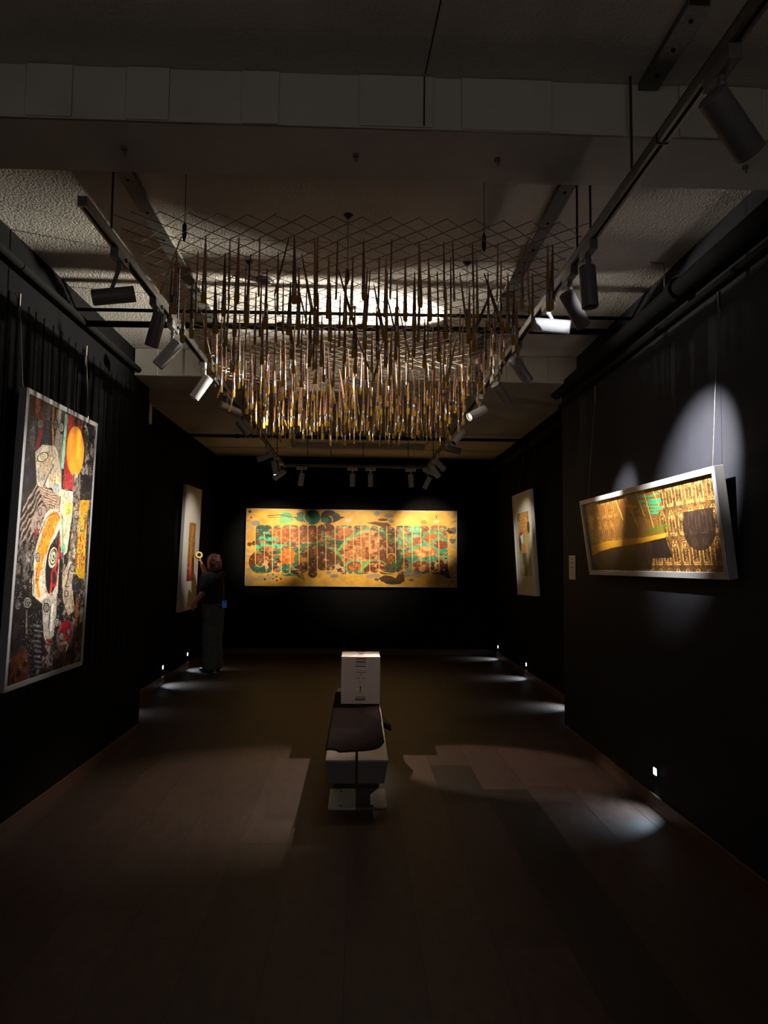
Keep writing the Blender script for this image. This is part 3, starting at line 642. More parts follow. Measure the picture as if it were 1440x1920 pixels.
    # clouds and hills above the block
    a.put(a.ell(318, 120, 36, 16), (0.22, 0.74, 0.56)); a.put(a.ell(318, 150, 48, 22) * (n2 > 0.42), (0.45, 0.72, 0.45)); a.put(a.line([(205, 125), (280, 118), (340, 130), (400, 138)], 5) + a.line([(215, 135), (290, 132)], 3), (0.42, 0.28, 0.14))
    a.put(a.ell(425, 130, 55, 32) * (n2 > 0.4), (0.26, 0.46, 0.34)); a.put(a.ell(478, 132, 50, 44), (0.28, 0.17, 0.12)); a.put(a.ell(478, 132, 50, 44) * (n1 > 0.48), (0.12, 0.40, 0.32)); a.put(a.ell(455, 148, 26, 20), (0.14, 0.52, 0.40))
    a.put(a.ring(482, 130, 54, 44, 4, 0, 120, 290), GOLD); a.put(a.ell(580, 130, 50, 42), (0.18, 0.14, 0.15)); a.put(a.ell(618, 132, 32, 26), (0.14, 0.32, 0.28)); a.put(a.ell(555, 150, 24, 16), (0.10, 0.42, 0.34)); a.put(a.poly([(600, 120), (680, 132), (655, 142), (610, 165)]), (0.20, 0.16, 0.14))
    a.put(a.ring(580, 150, 22, 24, 3.5, 0, 270, 80), GOLD)
    a.put(a.poly([(810, 166), (860, 160), (940, 168), (960, 185), (925, 198), (880, 185)]) + a.ell(910, 148, 30, 8), (0.36, 0.22, 0.09)); a.put(a.ell(565, 195, 48, 24), (0.34, 0.20, 0.12))
    a.put(a.ell(696, 152, 22, 9) + a.line([(712, 150), (716, 132)], 4), (0.82, 0.82, 0.74)); a.put(a.ell(1240, 158, 16, 9) + a.line([(1225, 160), (1212, 178)], 5), (0.88, 0.86, 0.72)); a.put(a.line([(1230, 118), (1236, 132), (1244, 120)], 3) + a.line([(1236, 132), (1240, 140)], 4), (0.40, 0.24, 0.10)); a.put(a.ell(1160, 162, 18, 12), (0.78, 0.44, 0.26), 0.7)
    # rocks and dots under it
    for i, (dx, dy, r) in enumerate(((205, 483, 4), (238, 480, 6), (188, 508, 7), (215, 500, 3), (258, 494, 6), (285, 506, 7), (260, 516, 7), (236, 505, 5), (97, 98, 10), (105, 134, 6), (95, 296, 14), (124, 290, 16))): a.put(a.ell(dx, dy, r, r * 0.85), (0.34, 0.22, 0.12))
    a.put(a.poly([(880, 505), (915, 485), (955, 490), (985, 505), (1000, 480), (1035, 475), (1040, 520), (1010, 540), (950, 540), (900, 525)]), (0.28, 0.19, 0.11)); a.put(a.ell(965, 528, 48, 14), (0.14, 0.17, 0.15)); a.put(a.ell(1055, 500, 30, 20) * (n2 > 0.5) + a.ell(1080, 515, 14, 6) + a.ell(868, 512, 14, 8), (0.40, 0.32, 0.26))
    a.put((a.ell(1090, 480, 60, 20) + a.ell(850, 490, 45, 14)) * (n2 > 0.48), (0.60, 0.58, 0.58), 0.8); a.put(a.ell(1335, 235, 26, 60) * (n2 > 0.48), (0.40, 0.38, 0.36)); a.put(a.ell(1320, 225, 18, 34) * (n3 > 0.5), (0.22, 0.16, 0.12))
    # thin gold lines between the columns, joined by round ends
    for i, X in enumerate(lines[:-1]):
        t = 4.4; y0, y1 = 186, 470
        if i == 1: y0, y1 = 225, 405
        if i == 0: y1 = 405
        if i in (8, 13): y0 = 220
        if i in (5, 11): y1 = 420
        if i in (15, 16): y1 = 380 + 30 * (i == 16)
        a.put(a.line([(X, y0), (X, y1)], t), GOLD)
    for x0, x1, yy, up in ((130, 185, 405, 0), (288, 342, 450, 0), (507, 560, 200, 1), (617, 672, 445, 0), (828, 884, 208, 1), (884, 1036, 445, 0), (933, 985, 380, 1), (1195, 1250, 440, 0)):
        r = (x1 - x0) / 2
        a.put(a.ring((x0 + x1) / 2, yy, r, min(r, 28), 4.2, 0, 180 if up else 0, 360 if up else 180), GOLD)
    g_ = 0.84 + 0.34 * n2; a.c *= g_[..., None]; a.c = a.c * 0.86 + np.array([0.80, 0.52, 0.22]) * 0.14
    # pale canvas edge
    e = np.minimum.reduce([a.u * 3.5, (1 - a.u) * 3.5, a.v * 1.28, (1 - a.v) * 1.28]); a.put(a.soft((e - 0.012) * 400, 2), (0.78, 0.73, 0.62))
    return a
def art_faces():
    a = Art(420, 640, [(160, 165), (530, 350), (450, 1700), (40, 1825)], (0.105, 0.09, 0.09), 9)
    n1 = a.noise(7, 10, 4); n2 = a.noise(22, 34, 4); n3 = a.noise(60, 60, 2); ns = a.noise(40, 8, 3); x, y = a.x, a.y
    a.put((n2 > 0.55), (0.26, 0.23, 0.22), 0.7); a.put((n2 > 0.66), (0.50, 0.46, 0.42), 0.8); a.put(n3 < 0.3, (0.04, 0.03, 0.04), 0.8)
    K = (0.09, 0.075, 0.07); CR = (0.78, 0.73, 0.64); MID = (0.52, 0.47, 0.42); RED = (0.62, 0.14, 0.15); OR = (0.86, 0.52, 0.13)
    a.put(a.poly([(155, 160), (380, 260), (350, 480), (120, 800)]) * 1.0, (0.11, 0.10, 0.13), 0.75)
    a.put(a.poly([(455, 620), (515, 620), (505, 765), (440, 760)]), (0.06, 0.06, 0.09))
    # red shape and eyes at the top left
    a.put(a.line([(215, 200), (212, 260), (230, 310)], 34), (0.40, 0.12, 0.11)); a.put(a.line([(228, 340), (220, 400), (205, 470)], 22), (0.48, 0.10, 0.10))
    a.put(a.ell(178, 400, 16, 90), (0.24, 0.20, 0.20)); a.eye(176, 330, 26, 0.62, 3, light=(0.30, 0.28, 0.28)); a.eye(222, 332, 26, 0.55, 3, light=(0.55, 0.50, 0.48))
    a.put(a.line([(294, 235), (290, 330), (293, 450)], 9), (0.76, 0.50, 0.20)); a.put(a.line([(325, 260), (318, 350), (322, 520)], 26), (0.50, 0.44, 0.41)); a.put(a.poly([(300, 400), (345, 390), (340, 700), (300, 560)]), MID)
    a.eye(305, 337, 26, 0.5, 4); a.eye(338, 352, 26, 0.5, 4)
    # green bar, red field, orange disc
    a.put(a.poly([(375, 280), (410, 295), (405, 705), (348, 695)]), RED); a.put(a.poly([(392, 290), (460, 320), (455, 420), (395, 380)]), (0.34, 0.08, 0.10), 0.7)
    a.put(a.poly([(360, 275), (374, 280), (352, 585), (337, 583)]), (0.50, 0.74, 0.60))
    a.put(a.ell(416, 487, 49, 142, 0, 2), OR); a.put(a.ell(420, 440, 36, 90, 0, 20), (0.90, 0.60, 0.20), 0.5)
    # cream face looking right
    a.put(a.poly([(195, 490), (235, 448), (300, 455), (320, 490), (336, 600), (338, 740), (310, 745), (285, 690), (235, 700), (205, 670), (200, 600)]), CR)
    a.put(a.ell(260, 560, 46, 70, 0, 30) * 0.7, (0.86, 0.70, 0.48)); a.put(a.poly([(225, 520), (300, 560), (240, 690), (206, 640)]) * (n2 > 0.45), (0.62, 0.58, 0.52), 0.7)
    a.put(a.ell(236, 518, 30, 20, -35), (0.82, 0.78, 0.68)); a.put(a.ring(236, 518, 32, 22, 4, -35), K); a.put(a.ring(237, 516, 13, 15, 3, -20), (0.40, 0.32, 0.2)); a.put(a.ell(238, 516, 6, 7), (0.70, 0.55, 0.2))
    a.put(a.line([(300, 520), (285, 545), (292, 570)], 5) + a.line([(292, 575), (265, 620), (235, 700), (215, 740)], 8), (0.42, 0.42, 0.42)); a.put(a.ell(300, 640, 30, 52) * (ns > 0.5), (0.88, 0.72, 0.36)); a.put(a.ell(312, 690, 22, 24) * (n2 > 0.45), (0.60, 0.66, 0.66))
    # streaked robe to the left, hands
    robe = a.poly([(200, 660), (240, 720), (240, 800), (190, 1000), (120, 990), (110, 870), (150, 740)])
    a.put(robe, (0.28, 0.22, 0.20)); dgl = np.sin((x * 0.82 + y * 0.45) / 3.4 + n1 * 16 + n2 * 4)
    a.put(robe * (dgl > 0.45), (0.66, 0.58, 0.52), 0.9); a.put(robe * (dgl < -0.6), (0.08, 0.05, 0.06), 0.9)
    sash = a.poly([(215, 680), (260, 690), (330, 740), (335, 830), (270, 835), (235, 760)]); a.put(sash, (0.80, 0.70, 0.58)); st = np.sin((x * 0.5 - y * 0.9) / 4 + n1 * 14 + n2 * 5); a.put(sash * (st > 0.35), (0.50, 0.30, 0.25), 0.7); a.put(sash * (st < -0.6), (0.25, 0.2, 0.2), 0.8)
    a.put(a.ell(215, 870, 36, 80, 20), (0.58, 0.50, 0.45)); a.put(a.ring(222, 825, 9, 22, 3, 0) + a.ring(240, 880, 8, 18, 3) + a.ring(216, 905, 10, 26, 3), (0.2, 0.15, 0.15)); a.put(a.ell(200, 945, 10, 26, 20), (0.52, 0.16, 0.14))
    # orange limb with white outline
    limb = [(300, 860), (265, 950), (235, 1050), (215, 1150), (205, 1230), (218, 1310)]
    for k, (p, q) in enumerate(zip(limb[:-1], limb[1:])):
        a.put(a.line([p, q], [100, 84, 66, 52, 44][k], 2), CR)
    a.put(a.poly([(190, 1050), (260, 1050), (290, 1330), (230, 1350), (180, 1300)]), CR); a.put(a.poly([(255, 1100), (330, 1100), (320, 1330), (265, 1340)]), (0.70, 0.66, 0.60))
    for k, (p, q) in enumerate(zip(limb[:-1], limb[1:])):
        a.put(a.line([p, q], [64, 56, 34, 22, 17][k], 2), OR)
    a.put(a.ell(300, 870, 26, 40, 0), OR); a.put(a.line([(330, 825), (262, 855), (205, 985), (186, 1120), (190, 1290)], 3), K)
    # black oval, red band, big eye
    a.put(a.ell(288, 1150, 34, 150, 4), (0.08, 0.07, 0.08)); a.put(a.ell(294, 1090, 24, 60, 8), (0.80, 0.78, 0.66)); a.put(a.ring(296, 1086, 17, 44, 3, 8) + a.ring(298, 1080, 10, 28, 3, 8) + a.ell(298, 1084, 4, 12), K)
    a.put(a.line([(335, 960), (325, 1080), (310, 1140), (290, 1210), (280, 1300)], 11), (0.70, 0.20, 0.14)); a.put(a.line([(300, 1170), (302, 1240)], 22), (0.16, 0.11, 0.13)); a.put(a.ring(300, 1205, 15, 48, 6), (0.62, 0.13, 0.12))
    a.eye(210, 1085, 24, 0.5, 3)
    # pale centre strip, yellow and cream fields
    a.put(a.poly([(338, 700), (405, 715), (400, 850), (372, 1060), (340, 1100), (330, 900)]), (0.84, 0.78, 0.62)); a.put(a.poly([(358, 770), (405, 780), (400, 840), (358, 850)]), (0.88, 0.66, 0.34)); a.put(a.ring(368, 730, 11, 22, 2), (0.3, 0.25, 0.2))
    a.put(a.line([(345, 850), (352, 1120)], 6), (0.42, 0.58, 0.44)); a.put(a.ell(350, 1040, 12, 32), (0.40, 0.68, 0.54)); a.put(a.ell(345, 1080, 8, 22), (0.46, 0.22, 0.32))
    # right column of faces and stone texture
    col = a.poly([(405, 610), (445, 620), (440, 1140), (400, 1330), (345, 1330), (380, 1100), (405, 850)]); a.put(col, (0.46, 0.41, 0.36)); a.put(col * (n3 > 0.55), (0.16, 0.13, 0.12), 0.75); a.put(col * (n2 > 0.6), (0.66, 0.60, 0.50), 0.8)
    a.eye(424, 845, 24, 0.5, 3); a.eye(412, 925, 20, 0.5, 3)
    a.put(a.poly([(445, 765), (498, 765), (482, 860), (438, 850)]), (0.72, 0.52, 0.10)); a.put(a.poly([(440, 850), (486, 850), (472, 1160), (415, 1160), (428, 1000)]), (0.50, 0.36, 0.12)); yl = a.poly([(440, 850), (486, 850), (472, 1160), (425, 1160)])
    a.put(yl * (ns > 0.52), (0.90, 0.62, 0.18)); a.put(yl * (n3 > 0.66), (0.62, 0.22, 0.10)); a.put(yl * (n3 < 0.33), (0.30, 0.40, 0.24)); a.put(a.poly([(425, 1150), (475, 1160), (470, 1220), (412, 1205)]), (0.76, 0.56, 0.10))
    # lower long face in the centre
    a.put(a.poly([(235, 1340), (285, 1290), (320, 1340), (300, 1540), (260, 1590), (245, 1550), (238, 1440)]), (0.62, 0.58, 0.53)); a.put(a.line([(294, 1360), (284, 1510)], 13), (0.80, 0.78, 0.74)); a.put(a.line([(280, 1370), (270, 1500)], 4), K)
    a.eye(258, 1377, 24, 0.6, 5); a.put(a.ell(275, 1568, 18, 9) + a.ell(272, 1590, 18, 12), (0.46, 0.18, 0.19)); a.put(a.line([(255, 1575), (295, 1572)], 2.5), K)
    # right lower face
    f = a.poly([(345, 1190), (385, 1110), (412, 1150), (400, 1230), (415, 1400), (380, 1430), (350, 1340)]); a.put(f, (0.64, 0.57, 0.48)); a.put(f * (n3 > 0.68), (0.35, 0.3, 0.26), 0.7); a.put(a.ring(368, 1300, 10, 17, 3) + a.line([(388, 1150), (366, 1260), (384, 1262)], 4), K); a.eye(402, 1152, 22, 0.55, 4)
    a.put(a.line([(318, 1300), (315, 1440)], 4) + a.line([(335, 1310), (332, 1440)], 4) + a.line([(345, 1340), (345, 1440)], 4), K)
    a.put(a.ell(422, 1250, 22, 60), (0.13, 0.12, 0.16)); a.put(a.ell(424, 1375, 9, 14), (0.50, 0.12, 0.12))
    # red mask
    a.put(a.ell(362, 1545, 46, 95, 8), (0.36, 0.30, 0.28)); a.put(a.ell(364, 1520, 38, 68, 8), (0.50, 0.08, 0.11)); a.eye(343, 1548, 24, 0.5, 4); a.eye(382, 1524, 22, 0.5, 4); a.eye(318, 1466, 26, 0.5, 4)
    a.put(a.line([(356, 1590), (368, 1580), (378, 1600), (366, 1640)], 7), (0.72, 0.66, 0.58)); a.put(a.line([(330, 1600), (345, 1640)], 6), (0.78, 0.2, 0.12))
    # dark lower left: two pale eyes, ribs, brown glow
    dk = a.poly([(100, 1230), (200, 1330), (240, 1640), (230, 1730), (40, 1825), (70, 1400)]); a.put(dk, (0.07, 0.055, 0.06), 0.85); a.eye(103, 1355, 30, 0.55, 4, light=(0.36, 0.34, 0.34)); a.eye(155, 1345, 34, 0.7, 5, light=(0.42, 0.40, 0.38)); a.put(a.line([(150, 1390), (150, 1520)], 9), (0.34, 0.29, 0.27))
    for k in range(9): a.put(a.ell(208 + 3 * (k % 3), 1480 + 30 * k, 22, 7, 12), (0.38, 0.37, 0.38), 0.8)
    a.put(a.ell(108, 1730, 52, 110, 8, 30) * (n2 > 0.35), (0.36, 0.17, 0.08), 0.8); a.put(a.ell(350, 1660, 60, 60) * (n2 > 0.5), (0.26, 0.19, 0.14)); a.put(a.ell(430, 1500, 14, 190) * (ns > 0.5), (0.48, 0.28, 0.10), 0.8)
    a.put(a.ell(135, 1090, 50, 130) * (n3 > 0.5), (0.44, 0.40, 0.38), 0.7)
    a.put(a.line([(465, 345), (492, 352)], 3), (0.6, 0.6, 0.55), 0.8)
    sc1 = a.noise(90, 24, 2); sc2 = a.noise(26, 110, 2); keep = 1 - a.ell(416, 487, 51, 144)
    a.put(keep * (np.abs(sc1 - 0.5) < 0.025), (0.14, 0.11, 0.10), 0.55); a.put(keep * (np.abs(sc2 - 0.52) < 0.02) * (n1 > 0.42), (0.74, 0.70, 0.62), 0.5); a.put(keep * (np.abs(n2 - 0.47) < 0.012), (0.10, 0.08, 0.08), 0.7)
    a.c *= (0.82 + 0.36 * n2)[..., None]
    return a
def art_arches():
    a = Art(840, 240, [(122, 383), (1100, 135), (1200, 915), (190, 885)], (0.30, 0.215, 0.12), 12)
    u, v = a.u, a.v; x, y = a.x, a.y; n1 = a.noise(10, 4, 4); n2 = a.noise(60, 18, 3); n3 = a.noise(150, 50, 2)
    nc, nr = 17, 3
    uu = (u * nc) % 1; rowf = v * nr + 0.12; vv = rowf % 1
    a.put(n1 > 0.52, (0.38, 0.26, 0.12), 0.6); a.put(n2 < 0.36, (0.20, 0.13, 0.08), 0.6)
    # repeated niches, each with a small standing figure
    cx = uu - 0.5
    w = 0.36 * np.clip(np.sqrt(np.clip(vv * 3.2, 0, 1)), 0, 1)
    arch = (np.abs(cx) < w) & (vv > 0.02) & (vv < 0.90)
    edge = arch & ((np.abs(cx) > w - 0.085) | (vv > 0.86))
    a.put(arch, (0.20, 0.14, 0.08), 0.7); a.put(edge, (0.66, 0.48, 0.24), 0.95)
    head = ((cx / 0.13) ** 2 + ((vv - 0.24) / 0.075) ** 2) < 1; halo = np.abs(np.sqrt((cx / 0.22) ** 2 + ((vv - 0.24) / 0.125) ** 2) - 1) < 0.16
    bod = (np.abs(cx - 0.03 * np.sin(vv * 30)) < 0.12 + 0.07 * np.sin(vv * 9)) & (vv > 0.32) & (vv < 0.82)
    a.put(halo & arch, (0.60, 0.42, 0.20), 0.8); a.put(bod, (0.52, 0.37, 0.19), 0.9); a.put(head, (0.66, 0.48, 0.27), 0.9)
    a.put(bod & (np.sin(vv * 70 + cx * 25) > 0.2), (0.24, 0.15, 0.09), 0.8); a.put((vv > 0.78) & (vv < 0.85) & (np.abs(cx) < 0.3), (0.60, 0.44, 0.22), 0.8)
    a.put((n3 > 0.6), (0.14, 0.09, 0.05), 0.5)
    # colour patches
    left = a.poly([(120, 380), (360, 320), (400, 470), (560, 480), (720, 540), (740, 640), (190, 760)])
    a.put(left, (0.66, 0.42, 0.16), 0.38); tp = a.poly([(420, 300), (660, 250), (700, 330), (720, 430), (640, 470), (560, 400), (470, 390)])
    a.put(tp, (0.50, 0.25, 0.10), 0.85); a.put(tp * (np.sin(y / 8 + n1 * 14) > 0.1) * (n1 > 0.38), (0.16, 0.50, 0.34), 0.95)
    tl = a.poly([(125, 400), (200, 500), (230, 640), (180, 700), (150, 560)]); a.put(tl, (0.70, 0.46, 0.12), 0.9); a.put(tl * (n2 > 0.52), (0.22, 0.52, 0.30)); a.put(tl * (n2 < 0.38), (0.58, 0.24, 0.10))
    a.put(a.ell(180, 520, 24, 60) * (n2 > 0.45), (0.80, 0.62, 0.22), 0.8)
    mid = a.poly([(370, 330), (440, 310), (700, 470), (740, 620), (560, 640), (370, 640), (360, 470)]); a.put(mid, (0.40, 0.28, 0.12), 0.6); a.put(mid * (n1 < 0.42), (0.38, 0.20, 0.12), 0.7)
    a.put(a.ell(680, 570, 100, 30, -15) * (n1 > 0.45), (0.30, 0.36, 0.10), 0.6)
    for p, q in (((425, 300), (530, 550)), ((515, 285), (580, 470)), ((570, 270), (650, 560)), ((635, 255), (690, 390)), ((360, 330), (420, 500)), ((480, 370), (510, 520))): a.put(a.line([p, q], 5), (0.82, 0.62, 0.20))
    for k in range(5): a.put(a.ell(650, 345 + 26 * k, 50 - 4 * k, 9), (0.20, 0.54, 0.36), 0.9)
    a.put(a.ell(480, 395, 46, 10, 8), (0.70, 0.46, 0.12), 0.9)
    # yellow band and the dark wedge below it, dark bowl shape on the right
    a.put(a.poly([(175, 700), (300, 665), (560, 640), (760, 600), (735, 640), (560, 680), (340, 715), (240, 745), (188, 780)]), (0.70, 0.50, 0.13), 0.95)
    a.put(a.poly([(188, 780), (240, 745), (340, 715), (560, 680), (740, 640), (795, 795), (640, 800), (640, 885), (190, 885)]), (0.11, 0.085, 0.08), 0.80)
    a.put(a.poly([(640, 800), (795, 795), (740, 640), (640, 660)]), (0.08, 0.065, 0.065), 0.6)
    bowl = np.maximum(a.ell(990, 560, 122, 185, -6), a.poly([(866, 445), (1090, 405), (1098, 560), (880, 560)])) * (y > 445 - (x - 866) * 0.18)
    a.put(bowl, (0.10, 0.075, 0.075), 0.82)
    a.put(a.line([(690, 440), (800, 800)], 3), (0.12, 0.08, 0.05), 0.8); a.put(a.line([(150, 390), (190, 880)], 4), (0.25, 0.16, 0.08), 0.4)
    return a
def art_scroll():
    a = Art(150, 270, [(0, 0), (100, 0), (100, 170), (0, 170)], (0.82, 0.79, 0.74), 21)
    n2 = a.noise(30, 50, 3); n3 = a.noise(70, 110, 2)
    m = a.poly([(32, 49), (74, 49), (74, 131), (32, 131)]); a.put(m, (0.42, 0.30, 0.16)); a.put(m * (n3 > 0.52), (0.76, 0.54, 0.20)); a.put(m * (n3 < 0.34), (0.20, 0.16, 0.12)); a.put(m * (n2 > 0.62), (0.66, 0.32, 0.16), 0.7)
    a.put(a.line([(53, 60), (50, 118)], 14) * m, (0.82, 0.54, 0.20), 0.7)
    a.put(a.poly([(32, 108), (44, 106), (56, 100), (74, 96), (74, 131), (32, 131)]), (0.50, 0.15, 0.18)); a.put(a.poly([(46, 100), (60, 98), (58, 118), (52, 128), (46, 116)]), (0.84, 0.42, 0.20)); a.put(a.ell(40, 112, 5, 3), (0.76, 0.40, 0.22))
    return a
def art_collage():
    a = Art(150, 230, [(0, 0), (100, 0), (100, 130), (0, 130)], (0.80, 0.78, 0.70), 23)
    n2 = a.noise(20, 30, 3); n3 = a.noise(60, 80, 2)
    m = a.poly([(17, 23), (82, 23), (82, 108), (17, 108)]); a.put(m, (0.66, 0.64, 0.46)); a.put(m * (n2 < 0.4), (0.46, 0.52, 0.38), 0.7)
    a.put(a.poly([(17, 23), (82, 23), (82, 34), (17, 34)]) * (n3 > 0.45), (0.26, 0.24, 0.14)); a.put(a.poly([(34, 24), (74, 24), (78, 52), (30, 52)]), (0.76, 0.46, 0.22)); a.put(a.poly([(34, 24), (74, 24), (78, 52), (30, 52)]) * (n3 > 0.55), (0.86, 0.66, 0.36))
    a.put(a.ell(78, 44, 7, 8), (0.22, 0.20, 0.16)); a.put(a.ell(34, 52, 10, 4), (0.72, 0.14, 0.12)); a.put(a.poly([(20, 56), (26, 52), (34, 62), (28, 76), (20, 70)]), (0.12, 0.12, 0.18)); a.put(a.poly([(28, 54), (46, 52), (44, 66), (34, 64)]), (0.84, 0.86, 0.84))
    a.put(a.ell(44, 72, 12, 8), (0.76, 0.48, 0.22)); a.put(a.poly([(38, 78), (52, 76), (56, 100), (54, 108), (44, 108), (42, 92)]), (0.30, 0.26, 0.24)); a.put(a.line([(36, 78), (38, 90)], 5) + a.line([(56, 80), (60, 96)], 4), (0.32, 0.27, 0.24)); a.put(a.line([(60, 54), (64, 74)], 8), (0.82, 0.60, 0.34))
    return a
# ------------------------------------------------------------------ pictures on the walls
framed('framed_painting', (-1.823, 3.895, 2.468), (-1.832, 4.972, 2.480), (-1.872, 4.972, 0.812), (-1.872, 3.895, 0.816), art_faces(),
       'tall silver-framed painting of many faces with an orange disc, on the near left wall', 'painting', 0.030, 0.044, 0.004, MT['frame'], MT['glossart'],
       wires=[((-1.905, 3.93, 2.985), (-1.865, 3.93, 2.47)), ((-1.905, 4.90, 2.99), (-1.872, 4.90, 2.48))])
framed('framed_painting', (1.742, 5.54, 2.030), (1.758, 3.437, 2.023), (1.818, 3.437, 1.458), (1.818, 5.54, 1.452), art_arches(),
       'long silver-framed picture of rows of gold arched figures, on the near right wall', 'painting', 0.034, 0.052, 0.018, MT['frame'], MT['glossart'],
       wires=[((1.868, 5.50, 2.93), (1.80, 5.50, 2.02)), ((1.868, 3.56, 2.94), (1.815, 3.56, 2.02))])
framed('framed_print', (2.175, 10.0, 2.50), (2.170, 8.92, 2.492), (2.252, 8.92, 1.132), (2.252, 10.0, 1.107), art_collage(),
       'narrow upright collage print in a white frame, on the far right wall', 'picture', 0.035, 0.042, 0.012, MT['framew'], MT['canvas'],
       wires=[((2.288, 9.8, 3.02), (2.21, 9.8, 2.5)), ((2.288, 9.1, 3.02), (2.21, 9.1, 2.5))])
framed('framed_print', (-2.322, 9.58, 2.566), (-2.326, 10.55, 2.590), (-2.372, 10.55, 0.852), (-2.372, 9.58, 0.848), art_scroll(),
       'tall white print with a narrow gold and crimson panel, beside the standing person', 'picture', 0.015, 0.042, 0.003, MT['framew'], MT['canvas'])
# mural canvas: stretched over a bar, no frame
t = empty('canvas_mural', (-0.1, 12.02, 1.13), 'wide golden yellow landscape canvas on the black end wall', 'painting')
part(t, 'stretcher', MB().bb(-1.895, 1.665, 11.992, 12.04, 1.136, 2.43), MT['kraft'])
mo = art_mural().mesh('canvas', (-1.897, 11.990, 2.434), (1.668, 11.990, 2.427), (1.668, 11.990, 1.133), (-1.897, 11.990, 1.133), MT['canvas'])
mo.parent = t; mo.matrix_parent_inverse = Matrix.Translation(-Vector(t.location))
# wall label
t = empty('wall_label', (XR, 6.16, 1.5), 'small grey caption panel on the near right wall, left of the slanted picture', 'label')
part(t, 'panel', MB().bb(XR - 0.006, XR, 6.075, 6.255, 1.40, 1.61), MT['plaque'], bevel=0.001)
mb = MB()
for k, (z, a0, a1) in enumerate(((1.575, 6.13, 6.20), (1.545, 6.12, 6.21), (1.535, 6.14, 6.19), (1.505, 6.13, 6.20), (1.495, 6.15, 6.18))):
    mb.bb(XR - 0.0068, XR - 0.0058, a0, a1, z, z + 0.005)
part(t, 'printed_text', mb, MT['ink'])

# small things on the ceiling and walls
def small(name, mb, m, label, cat): return tag(mb.build(name, MT[m]), label, cat)
small('emergency_light', MB().bb(-0.90, -0.80, 10.78, 10.82, CEIL - 0.02, CEIL), 'green', 'tiny green signal light on the far ceiling behind the panel moulding', 'light')
mb = MB().tube([(1.80, 4.05, CEIL), (1.80, 4.05, CEIL - 0.19)], 0.003, 6).tube([(1.72, 4.05, CEIL - 0.002), (1.80, 4.05, CEIL - 0.01)], 0.003, 6)
small('ceiling_hook', mb, 'tray', 'pale wire hook hanging from the ceiling edge above the near right wall', 'hook')
small('ceiling_hook', MB().tube([(-0.45, 11.0, CEIL), (-0.45, 11.0, CEIL - 0.20)], 0.008, 6), 'tray', 'short pale rod under the far ceiling above the mural, left one', 'hook')
small('ceiling_hook', MB().tube([(0.90 - 0.05, 11.0, CEIL), (0.85, 11.0, CEIL - 0.28)], 0.004, 6), 'tray', 'thin pale rod under the far ceiling above the mural, right one', 'hook')
t = empty('smoke_detector', (-0.77, 4.17, CEIL), 'round grey detector on the ceiling above the left part of the mesh', 'detector')
part(t, 'base', MB().tube([(-0.62, 4.45, CEIL - 0.012), (-0.62, 4.45, CEIL)], 0.06, 20), MT['lampg']); part(t, 'dome', MB().ball((-0.62, 4.45, CEIL - 0.014), (0.045, 0.045, 0.022)), MT['lampg'])

# ------------------------------------------------------------------ hanging wire mesh
MZ = 2.97; MX0, MX1, MY0, MY1 = -1.03, 0.945, 2.90, 7.10; CELL = 0.12
t = empty('wire_mesh', ((MX0 + MX1) / 2, (MY0 + MY1) / 2, MZ), 'large diamond wire mesh hung level below the ceiling, carrying the brushes', 'wire mesh')
mb = MB(); rnd = random.Random(11)
def clip45(c, sg):
    # x + sg*y = c inside the rectangle
    p = []
    for y_ in (MY0, MY1):
        x_ = c - sg * y_
        if MX0 <= x_ <= MX1: p.append((x_, y_))
    for x_ in (MX0, MX1):
        y_ = (c - x_) / sg
        if MY0 < y_ < MY1: p.append((x_, y_))
    return p
for sg in (1, -1):
    lo = min(MX0 + sg * MY0, MX0 + sg * MY1); hi = max(MX1 + sg * MY0, MX1 + sg * MY1)
    k = math.ceil((lo - 0.0) / CELL)
    while k * CELL < hi:
        p = clip45(k * CELL, sg); k += 1
        if len(p) < 2: continue
        a, b = Vector((*p[0], MZ)), Vector((*p[1], MZ)); L = (b - a).length
        if L < 0.08: continue
        ext = 0.028; d = (b - a).normalized(); a = a - d * ext; b = b + d * ext
        n = max(2, int(L / 0.12)); per = Vector((-d.y, d.x, 0))
        pts = [a + (b - a) * i / n + per * rnd.uniform(-0.0025, 0.0025) + Vector((0, 0, rnd.uniform(-0.004, 0.004) + 0.002 * sg)) for i in range(n + 1)]
        mb.tube(pts, 0.0019, 5)
part(t, 'diamond_mesh', mb, MT['wire'])
rows = []
y = 3.12
while y < 7.05: rows.append(y); y += 0.165
mb = MB()
for y in rows: mb.tube([(MX0, y, MZ + 0.004), (0, y, MZ - 0.002), (MX1, y, MZ + 0.004)], 0.0009, 4)
part(t, 'cross_strings', mb, MT['wire'])
for x, y in ((-0.80, 3.12), (0.56, 3.15), (-0.075, 3.575), (-0.68, 4.18), (0.63, 4.12), (-0.05, 4.9), (-0.8, 5.6), (0.7, 5.6), (-0.75, 6.9), (0.0, 6.9), (0.75, 6.9)):
    c = part(t, 'suspension_cable', MB().tube([(x, y, MZ), (x, y, CEIL)], 0.0016, 6), MT['rod'])
    part(c, 'ceiling_rose', MB().tube([(x, y, CEIL - 0.02), (x, y, CEIL - 0.006), (x, y, CEIL)], [0.008, 0.018, 0.026], 12), MT['rod'])
    part(c, 'turnbuckle', MB().tube([(x, y, MZ - 0.012), (x, y, MZ + 0.01), (x, y, MZ + 0.06), (x, y, MZ + 0.075)], [0.004, 0.010, 0.010, 0.003], 8), MT['rod'])

